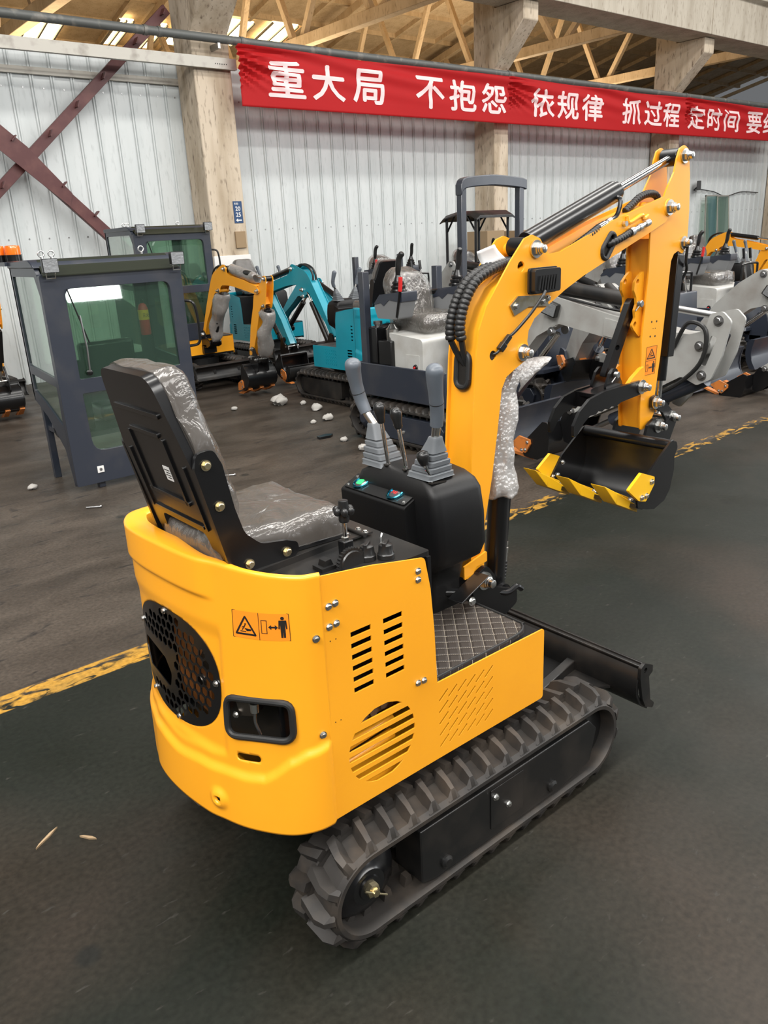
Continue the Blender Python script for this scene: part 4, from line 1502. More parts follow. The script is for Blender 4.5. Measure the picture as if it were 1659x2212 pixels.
        for (x, y, z, w) in ((.085, .056, 1.0935, .03), (.085, -.028, 1.0945, .03), (.080, -.146, 1.0765, .03)):
            MB().box((x, y, z), (.058, .014, .004), 0, .02 if y > -.1 else .10).build('lever_slot', 'ink', con, smooth=0)
        # pedal at the foot of the console
        pd = thing_part(R, 'foot_pedal')
        MB().bar((.155, -.13, .668), (.315, -.098, .700), .055, .005).build('pedal_plate', 'black', pd, bevel=.002)
        MB().cyl((.16, -.04, .668), (.235, -.12, .668), .014, 14).build('pedal_shaft', 'black', pd)
        bolt((.235, -.125, .64), (0, -1, .1), .010, pd)
    # ---------------- swing bracket
    sb = MB()
    for s in (-1, 1):
        sb.plate(rpoly([(.285, .52), (.43, .50), (.50, .53), (.50, .58), (.40, .62), (.388, .67), (.35, .715), (.31, .70), (.285, .64)], .02), s * .066, s * .084)
    sb.span((.285, -.084, .50), (.40, .084, .53))
    sb.span((.20, -.09, .42), (.34, .09, .52))
    so_ = sb.build('swing_bracket', 'black', R, bevel=.003)
    bolt((.338, -.084, .664), (0, -1, 0), .021, R, name='pivot_nut', stud=True)
    if fine:
        MB().plate(rpoly([(.255, .735), (.255, .69), (.29, .692), (.31, .72), (.36, .725), (.36, .76)], .004), -.075, -.068).build('console_bracket', paint, R)
        hk = MB().tube(spline([(.40, -.07, .60), (.45, -.085, .585), (.49, -.09, .595), (.515, -.09, .578)]), .010, 8)
        hk.build('hose_hook', 'black', so_)

    # ---------------- boom, stick, bucket (built in the pose of the photograph, then turned about their pins)
    FOOT, TIP, BP = (.338, .664), (1.33, 1.792), (1.332, .995)
    MBm = rot_about(FOOT, boom_deg)
    MSt = MBm @ rot_about(TIP, stick_deg)
    MBk = MSt @ rot_about(BP, bucket_deg)

    def place(o, mtx):
        o.matrix_local = mtx
        return o
    OUT = [(.362, .70), (.367, .852), (.402, 1.001), (.427, 1.143), (.447, 1.276), (.469, 1.312), (.516, 1.334), (.556, 1.350), (.577, 1.378), (.566, 1.411), (.572, 1.443), (.600, 1.478), (.670, 1.515), (.750, 1.553), (.841, 1.589), (1.117, 1.679), (1.222, 1.712), (1.318, 1.745), (1.352, 1.780), (1.344, 1.814), (1.300, 1.830), (1.244, 1.817), (.995, 1.757), (.722, 1.672), (.665, 1.668), (.642, 1.690), (.620, 1.716), (.583, 1.728), (.548, 1.718), (.485, 1.656), (.427, 1.589), (.381, 1.536), (.347, 1.468), (.334, 1.390), (.309, 1.063), (.300, .70), (.303, .64), (.338, .615), (.366, .64)]
    OUT = rpoly(OUT, .012, 3)
    bmh = [circ(.533, 1.638, .016, 18), circ(.407, 1.386, .015, 18)] if fine else []
    slot = rpoly([(.940, 1.645), (.966, 1.635), (1.006, 1.684), (1.010, 1.712), (.985, 1.720), (.940, 1.672)], .014)
    bm_ = MB()
    for s in (-1, 1):
        bm_.plate(OUT, s * .054, s * .060, bmh + ([slot] if fine else []))
    INN = [(.312, .66), (.322, 1.063), (.347, 1.39), (.360, 1.462), (.393, 1.528), (.438, 1.580), (.500, 1.612), (.60, 1.640), (.75, 1.667), (1.0, 1.745), (1.235, 1.802), (1.225, 1.722), (1.115, 1.690), (.840, 1.600), (.67, 1.527), (.585, 1.480), (.553, 1.43), (.50, 1.36), (.452, 1.32), (.432, 1.27), (.412, 1.143), (.388, 1.0), (.353, .852), (.352, .66)]
    bm_.plate(INN, -.054, .054)
    boom = place(bm_.build('boom', paint, R, bevel=.0015 if fine else 0), MBm)
    for x, z, r in ((.598, 1.686, .020), (.542, 1.378, .022), (1.33, 1.792, .024)):
        pinm = MB()
        pinm.cyl((x, -.062, z), (x, .062, z), r, 20)
        pinm.lathe((x, -.060, z), (0, -1, 0), [(r * 1.25, 0), (r * 1.2, .004)], 24)
        pinm.build('pin_boss', paint, boom)
    for x, z in ((.598, 1.686), (.542, 1.378), (1.33, 1.792)):
        bolt((x, -.063, z), (0, -1, 0), .0185, boom, name='pin_nut', stud=True)
        if not fine:
            bolt((x, .063, z), (0, 1, 0), .0185, boom, name='pin_nut', stud=True)
    if fine:
        lo = rpoly([(.940, 1.645), (.966, 1.635), (1.006, 1.684), (1.010, 1.712), (.985, 1.720), (.940, 1.672)], .014)
        pts = [(p[0], -.061, p[1]) for p in lo]
        MB().tube(even(pts + [pts[0]], .006), .0075, 10).build('slot_grommet', 'trim', boom)
        MB().plate(lo, -.0552, -.0545).build('slot_recess', 'ink', boom, smooth=0)
        # oval grommet on the rear face
        a0, a1 = Vector((.333, 0, 1.20)), Vector((.350, 0, 1.40))
        ru = (Vector((.3455, 0, 1.37)) - Vector((.3365, 0, 1.25))).normalized()
        rn = Vector((-ru.z, 0, ru.x))
        cm_ = Vector((.3395, 0, 1.345))
        om = Matrix(((0, ru.x, rn.x, cm_.x), (1, 0, 0, 0), (0, ru.z, rn.z, cm_.z), (0, 0, 0, 1)))
        ov = rrect(-.026, -.052, .026, .052, .026, 8)
        MB().tube(even([om @ Vector((p[0], p[1], .004)) for p in ov + [ov[0]]], .006), .009, 10).build('oval_grommet', 'trim', boom)
        MB().plate(ov, 0, .003, ax='z').xf(om).build('oval_recess', 'ink', boom, smooth=0)
        # welded hose bracket near the tip
        MB().tube(spline([(1.070, -.063, 1.770), (1.085, -.064, 1.748), (1.155, -.064, 1.770), (1.172, -.064, 1.760), (1.195, -.064, 1.768)], 5), .0065, 8).build('hose_bracket', paint, boom)
        MB().lathe((1.055, -.062, 1.745), (0, -1, 0), [(.009, 0), (.009, .012)], 10).build('clamp_bolt', 'zinc', boom)
        # work lamp on its zinc bracket
        lm = thing_part(R, 'work_lamp')
        lm.matrix_local = MBm
        LB = MB().plate(rrect(.552, 1.558, .676, 1.628, .010), -.100, -.082)
        LB.build('lamp_housing', 'plastic_smooth', lm, bevel=.006, seg=3)
        MB().plate(rrect(.546, 1.554, .682, 1.632, .012), -.082, -.074).build('lamp_rim', 'plastic_smooth', lm, bevel=.003)
        for k in range(7):
            MB().bar((.567 + k * .013, -.102, 1.566), (.575 + k * .013, -.102, 1.608), .006, .006, (0, 1, 0)).build('cooling_fin', 'plastic_smooth', lm)
        MB().plate(rpoly([(.478, 1.527), (.515, 1.553), (.645, 1.545), (.664, 1.510), (.565, 1.517), (.498, 1.495)], .003), -.066, -.062, [circ(.505, 1.523, .007, 12)]).build('lamp_bracket', 'galv', lm, bevel=.0008)
        for x, z in ((.505, 1.523), (.632, 1.527), (.655, 1.535)):
            bolt((x, -.066, z), (0, -1, 0), .0075, lm)
        MB().tube(spline([(.595, -.104, 1.562), (.570, -.112, 1.545), (.525, -.105, 1.50), (.485, -.085, 1.455), (.465, -.075, 1.437)]), .0048, 8).build('lamp_cable', 'hose', lm)
        cn = MB().bar((.468, -.074, 1.440), (.440, -.070, 1.412), .014, .016)
        cn.bar((.447, -.070, 1.418), (.428, -.068, 1.400), .018, .020)
        cn.build('cable_plug', 'plastic_smooth', lm, bevel=.002)
        MB().tube(spline([(.430, -.068, 1.402), (.418, -.064, 1.392), (.407, -.045, 1.386), (.405, -.02, 1.384)]), .004, 8).build('cable_tail', 'hose', lm)
        MB().plate(circ(.407, 1.386, .0165, 18), -.0553, -.0545).build('cable_hole', 'ink', boom, smooth=0)
    # arm cylinder on top of the boom
    P0, P1 = MBm @ Vector((.598, 0, 1.692)), MSt @ Vector((1.426, 0, 1.963))
    dd = (P1 - P0).normalized()
    L = (P1 - P0).length
    ac = thing_part(R, 'arm_cylinder')
    BL = min(.50, L * .62) if not fine else .505
    MB().cyl(P0 + dd * .03, P0 + dd * BL, .036, 28).build('barrel', 'black', ac, bevel=.002)
    MB().cyl(P0 + dd * (BL - .002), P0 + dd * (BL + .012), .0335, 28).build('gland', 'black', ac, bevel=.002)
    MB().cyl(P0 + dd * BL, P1 - dd * .02, .0145, 20).build('piston_rod', 'chrome', ac)
    for q in (P0, P1):
        MB().cyl(q + Vector((0, -.035, 0)), q + Vector((0, .035, 0)), .030, 22).build('rod_eye', 'black', ac, bevel=.003)
    if fine:
        pn_ = Vector((-dd.z, 0, dd.x))
        e0 = P0 + dd * .475 + Vector((0, -.030, 0)) - pn_ * .018
        MB().tube(spline([e0 + pn_ * .01, e0 + Vector((0, -.014, 0)), e0 + Vector((-.01, -.018, -.03)), e0 - dd * .03 + Vector((0, -.018, -.045)), e0 - dd * .07 + Vector((0, -.018, -.045))], 6), .0075, 10).build('oil_pipe', 'black', ac)
        q0 = e0 - dd * .07 + Vector((0, -.018, -.045))
        MB().lathe(q0 + dd * .012, -dd, [(.010, 0), (.010, .022)], 6).build('pipe_nut', 'zinc', ac)
        MB().lathe(q0 - dd * .012, -dd, [(.008, 0), (.008, .012), (.011, .014), (.0115, .045), (.009, .047)], 14).build('hose_ferrule', 'chrome', ac)
        hs_ = coil([q0 - dd * .055, q0 - dd * .12 - pn_ * .006, q0 - dd * .19 - pn_ * .016 + Vector((0, .01, 0)), q0 - dd * .27 - pn_ * .03 + Vector((0, .03, 0))], .0125, .0105, .012)
        hs_.build('spiral_hose', 'hose', ac)
    # stick
    SO = rpoly([(1.241, 1.71), (1.326, 1.852), (1.368, 1.91), (1.380, 1.955), (1.395, 1.988), (1.425, 2.000), (1.452, 1.988), (1.462, 1.955), (1.474, 1.904), (1.487, 1.782), (1.489, 1.700), (1.484, 1.652), (1.462, 1.628), (1.430, 1.640), (1.403, 1.630), (1.387, 1.606), (1.358, 1.262), (1.334, 1.087), (1.345, 1.05), (1.318, 1.010), (1.285, .992), (1.250, .989), (1.244, 1.053), (1.239, 1.158), (1.227, 1.325), (1.245, 1.576)], .012, 3)
    sm_ = MB()
    for s in (-1, 1):
        sm_.plate(SO, s * .043, s * .049)
    sm_.plate([(1.262, .995), (1.256, 1.053), (1.251, 1.158), (1.240, 1.325), (1.257, 1.576), (1.256, 1.69), (1.39, 1.74), (1.45, 1.68), (1.40, 1.65), (1.375, 1.60), (1.346, 1.262), (1.322, 1.09), (1.29, 1.0)], -.043, .043)
    stick = place(sm_.build('stick', paint, R, bevel=.0015 if fine else 0), MSt)
    for x, z, r in ((1.428, 1.964, .0175), (1.462, 1.668, .016), (1.318, 1.084, .015)):
        bolt((x, -.050, z), (0, -1, 0), r, stick, name='pin_nut', stud=True)
    if fine:
        for s in (-.026, .026):
            lugs = MB().plate(rpoly([(1.245, 1.585), (1.212, 1.566), (1.188, 1.545), (1.186, 1.515), (1.203, 1.49), (1.207, 1.465), (1.196, 1.445), (1.203, 1.415), (1.183, 1.392), (1.200, 1.372), (1.235, 1.345), (1.246, 1.35)], .012), s - .005, s + .005, [circ(1.206, 1.545, .0095, 14), circ(1.204, 1.395, .0095, 14)])
            lugs.build('thumb_lug', paint, stick, bevel=.001)
        for s in (-.050, .050):
            lg2 = MB().plate(rpoly([(1.245, 1.240), (1.218, 1.232), (1.168, 1.205), (1.135, 1.178), (1.142, 1.14), (1.245, 1.13)], .012), s - .008, s + .008)
            lg2.build('thumb_hinge', paint, stick, bevel=.001)
        def maps(u, v, d):
            return Vector((1.256 + .003 * v + u * .069, -.0492 - d, 1.200 + v / 2 * .105))
        dc = MB().loft([[maps(0, 0, 0), maps(1, 0, 0)], [maps(0, 2, 0), maps(1, 2, 0)]], caps=False, closed=False)
        dc.build('warning_decal', 'sticker', stick, smooth=0)
        ik = MB()
        flat_shapes(ik, warn_shapes(0, 1, True) + man_shapes(0, 0) + [line((0, 1), (1, 1), .02), line((0, 0), (1, 0), .02), line((0, 2), (1, 2), .02), line((.01, 0), (.01, 2), .02), line((.99, 0), (.99, 2), .02)], maps, .0004)
        ik.build('decal_pictogram', 'ink', stick, smooth=0)
        for x, z, r in ((1.284, 1.396, .004), (1.317, 1.395, .004), (1.280, 1.343, .004), (1.312, 1.341, .004), (1.296, 1.37, .002), (1.31, 1.37, .002)):
            MB().lathe((x, -.049, z), (0, -1, 0), [(r, 0), (r, .0006)], 10).build('rivet_hole', 'ink', stick, smooth=0)
    # bucket cylinder on the front of the stick
    bc = thing_part(R, 'bucket_cylinder')
    bc.matrix_local = MSt
    MB().bar((1.478, 0, 1.625), (1.452, 0, 1.245), .075, .045, (1, 0, 0)).build('cylinder_guard', 'black', bc, bevel=.003)
    MB().cyl((1.478, 0, 1.66), (1.447, 0, 1.15), .024, 18).build('barrel', 'black', bc)
    MB().cyl((1.447, 0, 1.16), (1.440, 0, 1.02), .0125, 16).build('piston_rod', 'chrome', bc)
    # bucket links
    lk = thing_part(R, 'bucket_link')
    lk.matrix_local = MSt
    for s in (-1, 1):
        MB().plate(rpoly([(1.292, 1.072), (1.294, 1.112), (1.325, 1.118), (1.385, 1.085), (1.440, 1.040), (1.468, 1.018), (1.462, .990), (1.432, .985), (1.405, 1.005), (1.375, 1.04), (1.325, 1.064)], .014, 4), s * .060 - .006, s * .060 + .006).build('link_plate', 'black', lk, bevel=.0015)
    bolt((1.318, -.067, 1.090), (0, -1, 0), .0175, lk, name='pin_nut', stud=True)
    bolt((1.443, -.067, 1.010), (0, -1, 0), .0175, lk, name='pin_nut', stud=True)
    MB().cyl((1.443, -.07, 1.010), (1.443, .07, 1.010), .013, 14).build('link_pin', 'zinc', lk)
    # bucket
    bs = MB()
    shell = [(1.032, .764), (1.085, .744), (1.139, .734), (1.185, .744), (1.218, .768), (1.243, .81), (1.254, .862), (1.252, .91), (1.246, .955)]
    inn = [(1.034, .772), (1.087, .752), (1.138, .743), (1.181, .752), (1.211, .774), (1.234, .813), (1.245, .862), (1.243, .91), (1.238, .955)]
    bs.plate(shell + inn[::-1], -.195, .195)
    bs.cyl((1.238, -.196, .956), (1.238, .196, .956), .021, 22)
    bk = place(bs.build('bucket', 'black', R, bevel=.001), MBk)
    for s in (-1, 1):
        MB().plate(rpoly([(1.030, .763), (1.085, .744), (1.139, .732), (1.205, .750), (1.239, .787), (1.258, .862), (1.254, .911), (1.272, .943), (1.262, .968), (1.225, .976), (1.086, .884), (1.020, .803)], [0, 0, .01, .02, .02, .02, .02, .015, .015, .02, .01, .005], 4), s * .195 - .004, s * .195 + .004).build('side_plate', 'black', bk, bevel=.0012)
        c_ = rpoly([(.944, .852), (1.022, .901), (1.108, .868), (1.108, .838), (1.060, .784), (1.014, .797)], .008)
        MB().plate(c_, s * .199, s * .211).build('side_cutter', tooth, bk, bevel=.002)
        for x, z in ((1.088, .853), (1.030, .806), (1.060, .806)):
            bolt((x, s * .211, z), (0, s, 0), .0075, bk)
            if fine and s > 0:
                bolt((x, s * .190, z), (0, -s, 0), .0075, bk)
    lipm = MB().bar((1.045, -.195, .762), (1.045, .195, .762), .05, .014, (.36, 0, .93))
    lipm.build('cutting_edge', 'black', bk)
    for y in (-.142, .014, .168):
        tm = MB()
        tm.hexa([(1.075, y - .026, .728), (1.075, y + .026, .728), (1.080, y + .026, .752), (1.080, y - .026, .752), (.935, y - .029, .795), (.935, y + .029, .795), (.930, y + .029, .842), (.930, y - .029, .842)])
        tm.hexa([(.935, y - .029, .795), (.935, y + .029, .795), (.930, y + .029, .842), (.930, y - .029, .842), (.860, y - .031, .876), (.860, y + .031, .876), (.858, y + .031, .881), (.858, y - .031, .881)])
        tm.hexa([(1.01, y - .024, .79), (1.01, y + .024, .79), (1.02, y + .024, .80), (1.02, y - .024, .80), (.935, y - .029, .82), (.935, y + .029, .82), (.930, y + .029, .842), (.930, y - .029, .842)])
        tm.build('tooth', tooth, bk, bevel=.002)
        for dy in (-.038, .038) if fine else ():
            bolt((1.035, y + dy * .55, .785), (-.3, 0, 1), .0075, bk)
    for s in (-1, 1):
        er = MB().plate(rpoly([(1.248, .968), (1.262, 1.012), (1.300, 1.030), (1.335, 1.030), (1.365, .995), (1.385, 1.0), (1.455, 1.03), (1.468, 1.0), (1.40, .88), (1.30, .80), (1.256, .81), (1.258, .90)], .018, 4), s * .070 - .006, s * .070 + .006)
        er.build('bucket_ear', 'black', bk, bevel=.0015)
    bolt((1.330, -.077, .996), (0, -1, 0), .0185, bk, name='pin_nut', stud=True)
    MB().cyl((1.33, -.08, .996), (1.33, .08, .996), .014, 14).build('bucket_pin', 'zinc', bk)
    # thumb
    if fine:
        tb_ = thing_part(R, 'thumb_claw')
        TO = rpoly([(1.228, 1.170), (1.205, 1.192), (1.168, 1.192), (.974, 1.186), (.890, 1.172), (.835, 1.138), (.804, 1.092), (.806, 1.052), (.822, 1.054), (.850, 1.086), (.894, 1.113), (.93, 1.112), (.946, 1.124), (.964, 1.115), (.986, 1.125), (1.004, 1.116), (1.024, 1.127), (1.044, 1.119), (1.081, 1.131), (1.209, 1.140), (1.228, 1.15)], .007, 3)
        for s in (-1, 1):
            dx = 0 if s < 0 else .042
            MB().plate([(p[0] + dx * max(0, min(1, (1.2 - p[0]) * 2.2)), p[1] - (.010 if s > 0 else 0)) for p in TO], s * .066 - .006, s * .066 + .006).build('claw_plate', 'black', tb_, bevel=.0015)
        MB().hexa([(.95, -.06, 1.165), (1.13, -.06, 1.175), (1.13, .06, 1.170), (.99, .06, 1.155), (.95, -.06, 1.178), (1.13, -.06, 1.188), (1.13, .06, 1.180), (.99, .06, 1.168)]).build('cross_plate', 'black', tb_)
        MB().plate([(-.06, 1.125), (.06, 1.115), (.06, 1.170), (-.06, 1.178)], .985, .995, ax='x').build('stiffener', 'black', tb_)
        for s in (-.030, .030):
            ear = MB().plate(rpoly([(1.030, 1.178), (1.055, 1.235), (1.078, 1.252), (1.100, 1.246), (1.112, 1.225), (1.145, 1.180)], .012), s - .005, s + .005)
            ear.build('claw_ear', 'black', tb_, bevel=.001)
        MB().plate(rpoly([(1.052, 1.215), (1.115, 1.225), (1.170, 1.33), (1.222, 1.43), (1.232, 1.465), (1.213, 1.492), (1.190, 1.468), (1.16, 1.41)], .012, 4), -.012, .012, [circ(1.128, 1.318, .014, 14, .010)]).build('thumb_bar', 'black', tb_, bevel=.002)
        for p in ((1.082, 1.228), (1.208, 1.468)):
            MB().lathe((p[0], -.040, p[1]), (0, -1, 0), [(.0125, 0), (.0125, .012), (.010, .014)], 18).build('clevis_pin', 'zinc', tb_)
            MB().tube([(p[0] - .006, -.048, p[1] - .004), (p[0] - .035, -.05, p[1] - .022)], .0022, 6).build('split_pin', 'steel', tb_)
        bolt((1.205, -.073, 1.168), (0, -1, 0), .0185, tb_, name='pin_nut', stud=True)
    # boom cylinder in front of the boom
    B0, B1 = Vector((.475, 0, .565)), MBm @ Vector((.540, 0, 1.372))
    d = (B1 - B0).normalized()
    bcy = thing_part(R, 'boom_cylinder')
    MB().cyl(B0, B0 + d * .56, .036, 24).build('barrel', 'black', bcy, bevel=.003)
    MB().cyl(B0 + d * .5, B1, .0145, 16).build('piston_rod', 'chrome', bcy)
    MB().cyl(B0 + Vector((0, -.05, 0)), B0 + Vector((0, .05, 0)), .03, 18).build('rod_eye', 'black', bcy)
    if fine:
        MB().tube([(.535, -.02, .95), (.512, -.02, .735)], .0075, 10).build('oil_pipe', 'black', bcy)
        MB().cyl((.515, -.018, .755), (.485, -.005, .755), .005, 8).build('pipe_stay', 'black', bcy)
        MB().lathe((.512, -.02, .735), (-.1, 0, -1), [(.0095, 0), (.0095, .012), (.008, .013), (.008, .02), (.0115, .021), (.0115, .04), (.010, .041), (.010, .07)], 12).build('hose_ferrule', 'zinc', bcy)
        coil([(.506, -.02, .668), (.502, -.02, .63), (.490, -.02, .585), (.470, -.02, .535), (.455, -.01, .50)], .012, .0095, .012).build('spiral_hose', 'hose', bcy)
        # spiral-wrapped hoses behind the knee
        for dy, off in ((-.018, 0.0), (.016, .012)):
            pts = [(.345, dy * .3 - .006, 1.362), (.330 - off * .3, dy * .7, 1.395), (.315 - off, dy, 1.44), (.309 - off * .4, dy, 1.485), (.330 - off * .2, dy, 1.548), (.378, dy, 1.605), (.45, dy, 1.636), (.53, dy + .008, 1.648), (.60, dy + .015, 1.652)]
            coil(pts[2:], .0165, .0135, .015).build('spiral_hose', 'hose', R)
            MB().tube(spline(pts[:3], 8), .0095, 10).build('hydraulic_hose', 'hose', R)
        coil([(.975, -.040, 1.680), (.99, -.062, 1.686), (1.03, -.072, 1.700), (1.075, -.074, 1.715)], .0125, .0105, .012).build('spiral_hose', 'hose', R)
        fm = MB()
        fd = Vector((.16, 0, .045)).normalized()
        fo_ = Vector((1.075, -.074, 1.715))
        fm.lathe(fo_, fd, [(.016, 0), (.016, .018), (.010, .02), (.0105, .05), (.0125, .051), (.0125, .066), (.009, .068), (.009, .09), (.0125, .091), (.0125, .115), (.011, .117)], 12)
        fm.build('hose_ferrule', 'zinc', R)
        coil([(1.15, 0, 1.785), (1.19, 0, 1.806), (1.235, 0, 1.830), (1.29, 0, 1.842), (1.34, 0, 1.835), (1.37, 0, 1.80)], .0135, .011, .012).build('spiral_hose', 'hose', R)
        MB().tube(spline([(1.475, -.06, 1.655), (1.49, -.05, 1.60), (1.53, -.03, 1.56), (1.515, 0, 1.49), (1.49, 0, 1.45)]), .0055, 8).build('hydraulic_hose', 'hose', R)
    else:
        for dy in (-.02, .02):
            MB().tube(spline([(.33, dy, 1.38), (.30, dy, 1.45), (.33, dy, 1.55), (.45, dy, 1.65), (.62, dy, 1.66)]), .012, 8).build('hydraulic_hose', 'hose', R).matrix_local = MBm
    return R


def coil(pts, ro, ri, pitch):
    """hose wrapped in a plastic spiral: a tube with evenly spaced swellings"""
    P = even(spline(pts, 10), pitch / 6)
    rad = [ri + (ro - ri) * (abs(math.sin(PI * i / 6)) ** .6) for i in range(len(P))]
    return MB().tube(P, rad, 12)


def thing_part(root, name):
    """an Empty part under its thing that carries sub-parts"""
    o = bpy.data.objects.new(name, None)
    o.empty_display_size = 0.05
    COL.objects.link(o)
    o.parent = root
    return o


hero = build_digger('yellow mini excavator in the foreground with bubble wrap on its boom cylinder', 'yellow', fine=True)
hero_extra = True
# bubble wrap around the boom cylinder
rings = []
prf = [(.505, .905, .062), (.500, .93, .062), (.497, .97, .055), (.497, 1.01, .048), (.498, 1.05, .046), (.505, 1.10, .050), (.512, 1.16, .052), (.516, 1.20, .050), (.520, 1.225, .042), (.528, 1.25, .034), (.535, 1.275, .038), (.548, 1.30, .042), (.556, 1.315, .036)]
for k, (cx, cz, r) in enumerate(prf):
    rg = []
    for i in range(40):
        a = 2 * PI * i / 40
        v = Vector((math.cos(a), math.sin(a), 0))
        h = noise.noise(Vector((v.x * 1.6, v.y * 1.6, cz * 14))) * .014 + noise.noise(Vector((v.x * 5, v.y * 5, cz * 50))) * .006
        rg.append(Vector((cx, 0, cz)) + v * (r + h) + Vector((0, 0, .012 * noise.noise(Vector((v.x * 2, v.y * 2, 3)) ) if k in (0, 12) else 0)))
    rings.append(rg)
ring2 = []
for i in range(len(rings) - 1):
    for t in (0, .33, .66):
        ring2.append([a.lerp(b, t) + (b - a).normalized().orthogonal() * noise.noise((a.lerp(b, t)) * 60) * .004 for a, b in zip(rings[i], rings[i + 1])])
ring2.append(rings[-1])
wr = MB().loft(ring2, caps=False)
flap = []
for j in range(9):
    row = []
    for i in range(7):
        u, w = j / 8, i / 6 - .5
        c = Vector((.555, -.01, 1.29)).lerp(Vector((.705, -.015, 1.337)), u)
        wd = .085 * (1 - u) ** .8 + .006
        p = c + Vector((-.25, .25, .9)).normalized() * w * wd + Vector((0, -.03, 0)) * (1 - 4 * w * w)
        row.append(p + Vector((noise.noise(p * 40), noise.noise(p * 40 + Vector((9, 0, 0))), noise.noise(p * 40 + Vector((0, 9, 0))))) * .006)
    flap.append(row)
wr.loft(flap, caps=False, closed=False)
o = wr.build('bubble_wrap', 'bubble', smooth=50, fix=False)
o.modifiers.new('thick', 'SOLIDIFY').thickness = .004
tag(o, 'clear bubble wrap sleeve around the boom cylinder of the yellow excavator', 'bubble wrap')
# blank white card at the boom knee
cd = MB()
a_, b_, c_, d_ = (.413, .010, 1.688), (.480, .000, 1.706), (.536, .000, 1.660), (.448, .014, 1.640)
rows = []
for j in range(6):
    v = j / 5
    rows.append([Vector(a_).lerp(Vector(b_), i / 5).lerp(Vector(d_).lerp(Vector(c_), i / 5), v) + Vector((0, .006 * math.sin(PI * v), 0)) for i in range(6)])
cd.loft(rows, caps=False, closed=False)
o = cd.build('paper_card', 'paper', fix=False)
o.modifiers.new('thick', 'SOLIDIFY').thickness = .0006
tag(o, 'blank white card stuck behind the hoses at the boom knee', 'card')
